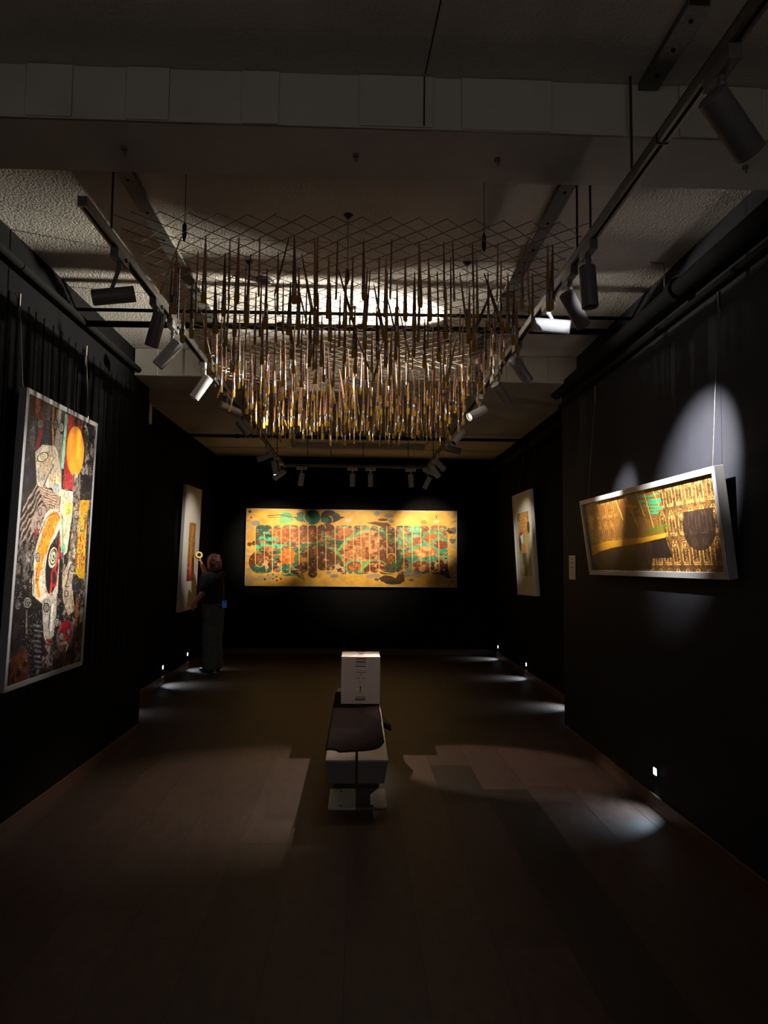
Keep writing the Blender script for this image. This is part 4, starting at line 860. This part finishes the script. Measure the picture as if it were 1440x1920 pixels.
# ------------------------------------------------------------------ paintbrushes
def brush_meshes(w, th, L, wood):
    hl = L * 0.66; fl = L * 0.17; bl = L * 0.17
    def ringz(z, rx, ry, n=10): return [Vector((rx * math.cos(2 * math.pi * k / n), ry * math.sin(2 * math.pi * k / n), z)) for k in range(n)]
    h = MB(); hw = w * 0.5
    h.rings([ringz(0.012, 0.0018, 0.0016), ringz(0.0, 0.0030, 0.0026), ringz(-hl * 0.3, 0.0030 + (hw - 0.003) * 0.28, 0.0034), ringz(-hl * 0.62, 0.0030 + (hw - 0.003) * 0.52, 0.0044), ringz(-hl * 0.9, 0.0030 + (hw - 0.003) * 0.74, 0.0052), ringz(-hl, 0.0030 + (hw - 0.003) * 0.68, 0.0046)])
    f = MB(); f.rings([ringz(-hl + 0.004, 0.0034 + (hw - 0.003) * 0.72, 0.005), ringz(-hl - fl * 0.25, 0.0036 + (hw - 0.003) * 0.78, 0.0052), ringz(-hl - fl * 0.3, 0.0042 + (hw - 0.003) * 0.8, 0.0058), ringz(-hl - fl * 0.4, 0.0036 + (hw - 0.003) * 0.82, 0.005), ringz(-hl - fl, hw, th)])
    b = MB(); b.rings([ringz(-hl - fl + 0.003, w * 0.47, th * 0.9), ringz(-hl - fl - bl * 0.4, w * 0.55, th * 1.25), ringz(-hl - fl - bl * 0.8, w * 0.5, th * 0.9), ringz(-L, w * 0.40, th * 0.35)])
    return h.mesh('handle', MT[wood]), f.mesh('ferrule', MT['ferrule']), b.mesh('bristles', MT['bristle'])
TY = []
for w, th, L in ((0.024, 0.0042, 0.300), (0.016, 0.004, 0.285), (0.010, 0.0045, 0.265), (0.030, 0.0045, 0.275)):
    for wood in ('wood1', 'wood2', 'wood3'):
        TY.append((brush_meshes(w, th, L, wood), w, {'wood1': 'pinkish wood', 'wood2': 'brown wood', 'wood3': 'yellowish wood'}[wood]))
def brush_label(tyi):
    me, w, wd = TY[tyi]; k = 'broad flat' if w > 0.027 else 'flat' if w > 0.02 else 'narrow flat' if w > 0.012 else 'slim round'
    return '%s paintbrush with %s handle hanging bristles down from the wire mesh' % (k, wd)
spots = []
rnd = random.Random(5)
for ri, y in enumerate(rows):
    nx = 16
    for i in range(nx):
        x = -0.945 + 0.12 * i + (0.06 if ri % 2 else 0.0)
        if x > 0.91: continue
        if ri == 0 and i in (0,): continue
        if rnd.random() < 0.07: continue
        n = 2 if (rnd.random() < 0.13) else 1
        for k in range(n):
            xx = x + rnd.uniform(-0.012, 0.012) + k * 0.028; yy = y + rnd.uniform(-0.008, 0.008)
            q = rnd.random(); ty = 3 * (0 if q < 0.38 else 1 if q < 0.66 else 2 if q < 0.88 else 3) + rnd.choice([0, 0, 1, 1, 2])
            tilt = 0.0
            if rnd.random() < 0.06: tilt = rnd.choice([-1, 1]) * rnd.uniform(0.12, 0.38)
            else: tilt = rnd.gauss(0, 0.018)
            z = MZ + rnd.choice([0.0, 0.0, 0.004, 0.008]); rnd.random()
            spots.append((xx, yy, z, ty, tilt, rnd.gauss(0, 0.02), rnd.gauss(0, 0.6), ri))
# the 300 nearest are individual things, the rest one uncountable thicket
spots.sort(key=lambda s: s[1])
near, far = spots[:300], spots[300:]
protos = {}
order = {}
for i_, s_ in enumerate(near): order.setdefault(s_[7], []).append((s_[0], i_))
place = {}
ORD = ['first', 'second', 'third', 'fourth', 'fifth', 'sixth', 'seventh', 'eighth', 'ninth', 'tenth', 'eleventh', 'twelfth', 'thirteenth', 'fourteenth', 'fifteenth', 'sixteenth', 'seventeenth', 'eighteenth', 'nineteenth', 'twentieth', 'twenty-first', 'twenty-second']
for ri_, l_ in order.items():
    for k_, (x_, i_) in enumerate(sorted(l_)): place[i_] = (ri_, k_)
for n_, (x, y, z, ty, t1, t2, rz, ri) in enumerate(near):
    if ty not in protos:
        r = bpy.data.objects.new('paintbrush', None); r.empty_display_size = 0.02; COL.objects.link(r)
        ch = []
        for nm, me in zip(('handle', 'ferrule', 'bristles'), TY[ty][0]):
            o = bpy.data.objects.new(nm, me); COL.objects.link(o); o.parent = r; ch.append(o)
        protos[ty] = (r, ch)
        tag(r, brush_label(ty), 'paintbrush', 'paintbrushes hanging from the mesh: ' + brush_label(ty).split(' hanging')[0])
    else:
        r0, c0 = protos[ty]; r = r0.copy(); COL.objects.link(r)
        for c in c0:
            q = c.copy(); COL.objects.link(q); q.parent = r
    r.location = (x, y, z)
    kind_ = brush_label(ty).split(' hanging')[0]; ri_, k_ = place[n_]
    if abs(t1) > 0.1: kind_ = 'tilted ' + kind_.replace(' raw', '')
    r['label'] = '%s, %s row of the mesh, %s from left' % (kind_, ORD[ri_] if ri_ else 'front', ORD[k_])
    r['group'] = 'paintbrushes hanging from the mesh'
    r.rotation_euler = (Matrix.Rotation(t1, 4, 'Y') @ Matrix.Rotation(t2, 4, 'X') @ Matrix.Rotation(rz, 4, 'Z')).to_euler()
# thicket: one object with three materials
verts, faces, mi = [], [], []; mats = [MT['wood1'], MT['wood2'], MT['wood3'], MT['ferrule'], MT['bristle']]
for (x, y, z, ty, t1, t2, rz, ri) in far:
    X = Matrix.Translation((x, y, z)) @ Matrix.Rotation(t1, 4, 'Y') @ Matrix.Rotation(t2, 4, 'X') @ Matrix.Rotation(rz, 4, 'Z')
    for k, me in enumerate(TY[ty][0]):
        b0 = len(verts); verts += [tuple(X @ v.co) for v in me.vertices]
        for p in me.polygons: faces.append([b0 + i for i in p.vertices]); mi.append(ty % 3 if k == 0 else 2 + k)
me = bpy.data.meshes.new('paintbrush_thicket'); me.from_pydata(verts, [], faces)
for m_ in mats: me.materials.append(m_)
me.polygons.foreach_set('material_index', mi); me.polygons.foreach_set('use_smooth', [True] * len(faces)); me.set_sharp_from_angle(angle=0.7)
o = bpy.data.objects.new('paintbrush_thicket', me); COL.objects.link(o)
tag(o, 'dense far rows of small paintbrushes hanging from the back of the wire mesh', 'paintbrushes', None, 'stuff')

# ------------------------------------------------------------------ benches, dark sheet, box
BZ = 0.35
def bench(x0, x1, label, plate):
    t = empty('bench', ((x0 + x1) / 2, 5.5, 0), label, 'bench')
    part(t, 'seat_slab', MB().bb(x0, x1, 4.335, 6.80, BZ - 0.012, BZ), MT['bench'], bevel=0.0015)
    o_ = 1 if x1 > 0.1 else -1
    xo = x1 - 0.012 if o_ > 0 else x0 + 0.012
    for y in (4.345, 6.40):
        mb = MB(); xi = x0 if o_ > 0 else x1
        mb.prism([(xi, y, BZ - 0.012), (xo + 0.010 * o_, y, BZ - 0.012), (xo, y, BZ - 0.07), (xo - 0.012 * o_, y, BZ - 0.14), (xi, y, BZ - 0.14)], (0, 0.38, 0))
        part(t, 'apron', mb, MT['benchside'], bevel=0.001)
    for y in (4.92, 6.20):
        part(t, 'pedestal', MB().bb(x0 + 0.035, x1 - 0.035, y, y + 0.12, 0.012, BZ - 0.012), MT['ink'])
        part(t, 'foot_plate', MB().bb(x0 + 0.012 if o_ < 0 else x0 - 0.012, x1 + 0.002 if o_ > 0 else x1 + 0.004, y - 0.405 if y < 5 else y - 0.03, y - 0.03 if y < 5 else y + 0.3, 0.0, 0.014), plate, bevel=0.001)
        part(t, 'foot_crossbar', MB().bb(x0 + 0.035, x1 - 0.035, y - 0.031, y + 0.12, 0.0, 0.012), MT['ink'])
    for y in (4.55, 4.83):
        x = (x0 + x1) / 2
        part(t, 'bolt', MB().tube([(x, y, 0.011), (x, y, 0.016)], 0.008, 10), MT['ink'])
    return t
bench(-0.182, -0.004, 'left pale bench with the dark sheet and card box on it, scuffed pale foot plate', MT['steelw'])
bench(0.012, 0.194, 'right pale bench pushed against the left one, dark steel foot plate', MT['steeld'])
# thin maroon sheet: lies on both benches, ragged front edge, sags at the right side
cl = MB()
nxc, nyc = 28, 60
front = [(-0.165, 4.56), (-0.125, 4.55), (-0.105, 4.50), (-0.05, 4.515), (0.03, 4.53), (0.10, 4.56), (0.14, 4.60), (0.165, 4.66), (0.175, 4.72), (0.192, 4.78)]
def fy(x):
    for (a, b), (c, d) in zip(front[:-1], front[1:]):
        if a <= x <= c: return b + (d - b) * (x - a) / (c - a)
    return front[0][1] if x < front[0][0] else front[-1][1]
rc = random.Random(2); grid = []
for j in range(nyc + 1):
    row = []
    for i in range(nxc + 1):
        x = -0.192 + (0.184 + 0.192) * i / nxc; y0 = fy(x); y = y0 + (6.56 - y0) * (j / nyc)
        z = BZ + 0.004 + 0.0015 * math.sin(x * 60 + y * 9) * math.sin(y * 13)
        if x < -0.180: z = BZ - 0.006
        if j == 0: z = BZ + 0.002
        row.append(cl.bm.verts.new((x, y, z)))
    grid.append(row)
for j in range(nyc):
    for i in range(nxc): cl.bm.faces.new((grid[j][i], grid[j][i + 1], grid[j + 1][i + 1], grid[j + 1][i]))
o = cl.build('bench_sheet', MT['covering']); m_ = o.modifiers.new('thickness', 'SOLIDIFY'); m_.thickness = 0.004; m_.offset = 1
# hanging corner joined into the same sheet
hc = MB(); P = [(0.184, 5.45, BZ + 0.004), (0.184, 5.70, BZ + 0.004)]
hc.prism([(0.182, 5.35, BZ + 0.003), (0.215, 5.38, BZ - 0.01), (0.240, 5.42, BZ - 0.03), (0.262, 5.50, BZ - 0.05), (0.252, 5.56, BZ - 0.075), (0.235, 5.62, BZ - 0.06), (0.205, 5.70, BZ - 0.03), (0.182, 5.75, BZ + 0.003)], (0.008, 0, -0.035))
hb = hc.build('hanging_corner', MT['covering'], o)
tag(o, 'dark maroon sheet with a ragged front edge lying along the benches', 'covering')
t = empty('card_box', (0.03, 6.2, BZ + 0.01), 'white printed card box standing on the benches', 'box')
bx0, bx1, by0, by1, bz0, bz1 = -0.132, 0.192, 6.0, 6.36, BZ + 0.0085, 0.745
part(t, 'carton', MB().bb(bx0, bx1, by0, by1, bz0, bz1), MT['box'], bevel=0.002)
def bxy(px, py): return bx0 + (px - 365) / (1075 - 365) * (bx1 - bx0), bz1 - (py - 188) / (1020 - 188) * (bz1 - bz0)
mb = MB(); yf = by0 - 0.0012
def bar(p0, q0, p1, q1):
    x0, z0 = bxy(p0, q0); x1, z1 = bxy(p1, q1); mb.bb(x0, x1, yf, by0 + 0.0005, z1, z0)
bar(635, 215, 818, 232)
for k in range(13): bar(634 + k * 14, 262, 642 + k * 14, 300)
bar(634, 262, 816, 266); bar(634, 296, 816, 300)
bar(625, 328, 815, 333); bar(625, 352, 815, 366); bar(630, 433, 815, 437); bar(625, 460, 812, 468)
for q0, xs in ((498, (700, 724)), (552, (640, 662, 684, 750, 774)), (628, (700,)), (812, (702, 722))):      # small characters built from strokes
    for X in xs:
        bar(X, q0, X + 18, q0 + 4); bar(X, q0 + 11, X + 18, q0 + 14); bar(X + 7, q0, X + 11, q0 + 26); bar(X, q0 + 23, X + 18, q0 + 26)
bar(625, 888, 815, 896)
for k in range(14): bar(625 + k * 13.4, 915, 634 + k * 13.4, 960)
bar(625, 915, 812, 920); bar(625, 952, 812, 960)
bar(708, 700, 728, 800)
part(t, 'printed_marks', mb, MT['ink'])
wg = MB()  # pale pieces paint the light showing through the wing-shaped cut-out
for pts in (((640, 738), (712, 762), (712, 778), (642, 776)), ((736, 768), (790, 748), (775, 765), (738, 780))):
    wg.prism([(bxy(*p)[0], yf, bxy(*p)[1]) for p in pts], (0, 0.001, 0))
part(t, 'lit_wing_cutout', wg, MT['kraft'], smooth=0)
mb = MB(); cx = (bx0 + bx1) / 2
for y0, y1 in ((6.03, 6.045), (6.33, 6.345)): mb.bb(cx - 0.042, cx + 0.042, y0, y1, bz1 - 0.0005, bz1 + 0.001)
mb.tube([(cx, 6.19, bz1 - 0.0005), (cx, 6.19, bz1 + 0.001)], 0.022, 16)
for y0 in (6.10, 6.27): mb.bb(cx - 0.03, cx + 0.03, y0, y0 + 0.006, bz1 - 0.0005, bz1 + 0.001)
part(t, 'lid_print', mb, MT['ink'])

# ------------------------------------------------------------------ the person at the left print
def organic(name, mb, m, parent, vox, sm=6, disp=0.0, dscale=0.1):
    o = part(parent, name, mb, m, smooth=0)
    o.data.polygons.foreach_set('use_smooth', [True] * len(o.data.polygons))
    r = o.modifiers.new('surface', 'REMESH'); r.mode = 'VOXEL'; r.voxel_size = vox; r.use_smooth_shade = True
    s = o.modifiers.new('smooth', 'SMOOTH'); s.factor = 0.6; s.iterations = sm
    if disp:
        tx = bpy.data.textures.new(name + '_folds', 'CLOUDS'); tx.noise_scale = dscale
        d = o.modifiers.new('folds', 'DISPLACE'); d.texture = tx; d.strength = disp; d.mid_level = 0.5
    return o
PX, PY = -2.02, 10.07
t = empty('person', (PX, PY, 0), 'standing person in navy tee and wide grey trousers, raising a yellow object to the print', 'person')
face = Vector((-0.80, 0.60, 0)); side = Vector((-0.60, -0.80, 0))       # facing direction; own left
hd = Vector((-2.045, 10.09, 1.505))
shc = Vector((-2.03, 10.08, 1.315)); shL = shc + side * 0.155 + face * 0.01; shR = shc - side * 0.145 + face * 0.02 + Vector((0, 0, 0.02))
elL = Vector((-2.14, 9.88, 1.09)); haL = Vector((-2.225, 9.89, 0.985))
elR = Vector((-2.145, 10.26, 1.27)); haR = Vector((-2.225, 10.17, 1.50))
b = MB()
b.chain([(PX, PY, 0.95), (PX, PY, 1.08), (PX - 0.01, PY + 0.005, 1.22), shc], [0.125, 0.11, 0.13, 0.085])
b.chain([shL, shc, shR], [0.055, 0.07, 0.055])
b.chain([shc + Vector((0, 0, 0.03)), hd - Vector((0, 0, 0.08)) - face * 0.01], [0.052, 0.048])
qh = Vector((0, 1, 0)).rotation_difference(face)
b.ball(hd + Vector((0, 0, 0.015)), (0.076, 0.096, 0.105), 3, qh); b.ball(hd - Vector((0, 0, 0.055)) + face * 0.022, (0.056, 0.068, 0.06), 3, qh)
b.ball(hd + face * 0.098 - Vector((0, 0, 0.008)), (0.013, 0.018, 0.022), 2, qh); b.chain([hd + face * 0.09 + Vector((0, 0, 0.025)), hd + face * 0.103 - Vector((0, 0, 0.012))], [0.009, 0.012])
b.ball(hd + face * 0.085 - Vector((0, 0, 0.045)), (0.022, 0.012, 0.009), 2, qh); b.ball(hd + face * 0.08 - Vector((0, 0, 0.085)), (0.022, 0.02, 0.018), 2, qh)
for s_ in (-1, 1):
    b.ball(hd + side * s_ * 0.078 + Vector((0, 0, -0.005)), (0.009, 0.020, 0.030), 2, qh)
    b.ball(hd + face * 0.082 + side * s_ * 0.030 + Vector((0, 0, 0.018)), (0.014, 0.010, 0.009), 2, qh)
for sh, el, ha in ((shL, elL, haL), (shR, elR, haR)):
    b.chain([sh, el], [0.047, 0.038]); b.chain([el, el.lerp(ha, 0.35), ha], [0.038, 0.037, 0.025])
def hand(ha, d, up, curl, wid=0.012, sgn=1):
    """palm and five curled fingers; d = pointing direction, up = back of the hand"""
    d = d.normalized(); s_ = d.cross(up).normalized() * sgn; up = up.normalized()
    for k in range(4): b.chain([ha + s_ * (k - 1.5) * 0.013, ha + d * 0.075 + s_ * (k - 1.5) * 0.019], [0.016, 0.0125])
    for k, L in enumerate((0.062, 0.072, 0.068, 0.052)):
        p0 = ha + d * 0.078 + s_ * (k - 1.5) * 0.021
        a1 = curl; p1 = p0 + (d * math.cos(a1) - up * math.sin(a1)) * L * 0.5; a2 = curl * 2.1; p2 = p1 + (d * math.cos(a2) - up * math.sin(a2)) * L * 0.3; a3 = curl * 2.9; p3 = p2 + (d * math.cos(a3) - up * math.sin(a3)) * L * 0.25
        b.chain([p0, p1, p2, p3], [0.0095, 0.009, 0.008, 0.007], step=0.6)
    p0 = ha + d * 0.025 - s_ * 0.030; p1 = p0 + (d * 0.7 - s_ * 0.6 - up * 0.35).normalized() * 0.035; p2 = p1 + (d * 0.85 - s_ * 0.1 - up * 0.6).normalized() * 0.028
    b.chain([p0 + s_ * 0.012, p0, p1, p2], [0.014, 0.013, 0.010, 0.008], step=0.6)
hand(haR, Vector((-0.25, -0.15, 0.95)), Vector((0.9, 0.2, 0.2)), 0.45)
hand(haL, Vector((-0.42, 0.02, -0.75)), Vector((-0.5, -0.75, 0.3)), 0.35)
for s_, y_, fx in ((1, 9.975, -0.01), (-1, 10.155, 0.02)):
    b.chain([(PX + fx, y_ + 0.02 * s_, 0.90), (PX + fx - 0.01, y_, 0.48), (PX + fx, y_, 0.08)], [0.085, 0.055, 0.038])
    b.chain([(PX + fx, y_, 0.06), Vector((PX + fx, y_, 0.04)) + face * 0.14], [0.035, 0.026])
organic('body', b, MT['skin'], t, 0.0065, 4)
# hair
h = MB()
h.ball(hd + Vector((0, 0, 0.035)) - face * 0.018, (0.092, 0.108, 0.105), 3, qh)
h.chain([hd - face * 0.07 + Vector((0, 0, 0.02)), hd - face * 0.085 - Vector((0, 0, 0.06)), hd - face * 0.07 - Vector((0, 0, 0.13))], [0.075, 0.062, 0.03])
for s_ in (-1, 1):
    h.chain([hd + side * s_ * 0.062 + Vector((0, 0, 0.03)) - face * 0.01, hd + side * s_ * 0.068 - Vector((0, 0, 0.06)) - face * 0.012, hd + side * s_ * 0.06 - Vector((0, 0, 0.14)) + face * 0.005], [0.036, 0.028, 0.012])
for k in range(26):
    a_ = k * 2.4; rr = 0.03 + 0.05 * ((k * 7) % 10) / 10
    p = hd - face * (0.075 + 0.02 * ((k * 3) % 5) / 5) + side * math.sin(a_) * rr + Vector((0, 0, 0.04 + math.cos(a_) * rr * 0.9)); h.ball(p, 0.018 + 0.006 * (k % 3), 1)
organic('hair', h, MT['hair'], t, 0.006, 2, 0.012, 0.02)
sc = MB()
pts = []
for k in range(13):
    a_ = math.radians(-120 + 20 * k); pts.append(hd + Vector((0, 0, 0.105)) * math.cos(a_) * 1.22 + (side * 0.107) * math.sin(a_) - face * 0.02)
sc.chain(pts, [0.013] * len(pts), step=0.6, sub=1)
sc.chain([hd - face * 0.10 + Vector((0, 0, 0.10)), hd - face * 0.13 + Vector((0, 0, 0.03)) + side * 0.03], [0.03, 0.022])
organic('hair_scarf', sc, MT['pink'], t, 0.006, 2)
# tee
b = MB()
b.chain([(PX, PY, 0.955), (PX, PY, 1.08), (PX - 0.005, PY + 0.005, 1.22), shc + Vector((0, 0, -0.01))], [0.158, 0.148, 0.155, 0.10], sub=2)
b.chain([shL, shc, shR], [0.068, 0.085, 0.068]); b.chain([shL, shL.lerp(elL, 0.75)], [0.068, 0.058]); b.chain([shR, shR.lerp(elR, 0.78)], [0.068, 0.060])
b.chain([shc + Vector((0, 0, 0.02)), shc + Vector((0, 0, 0.06))], [0.06, 0.056])
tee = organic('tee_shirt', b, MT['tee'], t, 0.009, 6, 0.014, 0.09)
# wide trousers
b = MB()
b.chain([(PX, PY, 0.95), (PX + 0.005, PY, 0.83)], [0.138, 0.158])
for s_, y_, fx in ((1, 9.99, -0.025), (-1, 10.15, 0.035)):
    b.chain([(PX + fx * 0.6, y_ + 0.02 * s_, 0.84), (PX + fx - 0.012, y_, 0.52), (PX + fx, y_, 0.25), (PX + fx + 0.005, y_, 0.115)], [0.128, 0.104, 0.100, 0.104])
    b.ball((PX + fx, y_, 0.10), (0.108, 0.100, 0.06), 2)
tr = organic('wide_trousers', b, MT['denim'], t, 0.010, 5, 0.03, 0.11)
bk = PX + 0.07
pk = MB().box(Vector((PX, PY, 0.82)) - face * 0.155 + side * 0.06, (0.09, 0.004, 0.11), Vector((0, 1, 0)).rotation_difference(-face))
part(t, 'back_pocket', pk, MT['denim'])
part(t, 'belt', MB().tube([Vector((PX, PY, 0.932)) + face * 0.148 * math.cos(k * math.pi / 12) + side * 0.148 * math.sin(k * math.pi / 12) for k in range(25)], 0.012, 6), MT['denim'])
for s_, y_, fx, lb in ((1, 9.99, -0.02, 'left'), (-1, 10.15, 0.03, 'right')):
    b = MB(); p = Vector((PX + fx, y_, 0.0))
    b.chain([p - face * 0.05 + Vector((0, 0, 0.042)), p + face * 0.06 + Vector((0, 0, 0.040)), p + face * 0.165 + Vector((0, 0, 0.032))], [0.040, 0.040, 0.030])
    o = organic('shoe', b, MT['shoe'], t, 0.007, 3)
# held objects are things of their own
grip = haR + Vector((-0.035, -0.02, 0.115))
y_ = empty('tape_roll', grip, 'yellow roll held up in the raised hand of the standing person', 'tape')
mb = MB(); ax = Vector((0.35, -0.75, 0.35)).normalized(); q = Vector((0, 0, 1)).rotation_difference(ax)
def rr_(r, z): return [grip + q @ Vector((r * math.cos(k * math.pi / 14), r * math.sin(k * math.pi / 14), z)) for k in range(28)]
mb.rings([rr_(0.050, -0.024), rr_(0.050, 0.024), rr_(0.028, 0.024), rr_(0.028, -0.024)], cap=False, close=True); part(y_, 'tape', mb, MT['yellow'])
mb = MB(); mb.rings([rr_(0.0285, -0.025), rr_(0.0285, 0.025), rr_(0.014, 0.025), rr_(0.014, -0.025)], cap=False, close=True); part(y_, 'core', mb, MT['ink'])
p = Vector((PX, PY, 0.945)) - face * 0.135 + Vector((0.07, -0.05, 0))
ph = empty('phone', p, 'small blue phone tucked in the waistband at the back of the standing person', 'phone')
part(ph, 'case', MB().box(p, (0.065, 0.012, 0.10), Vector((0, 1, 0)).rotation_difference(Vector((0.6, -0.8, 0)))), MT['blue'], bevel=0.003)
part(ph, 'camera_bump', MB().box(p + Vector((0.6, -0.8, 0)) * 0.008 + Vector((0, 0, 0.03)), (0.02, 0.006, 0.02), Vector((0, 1, 0)).rotation_difference(Vector((0.6, -0.8, 0)))), MT['ink'])
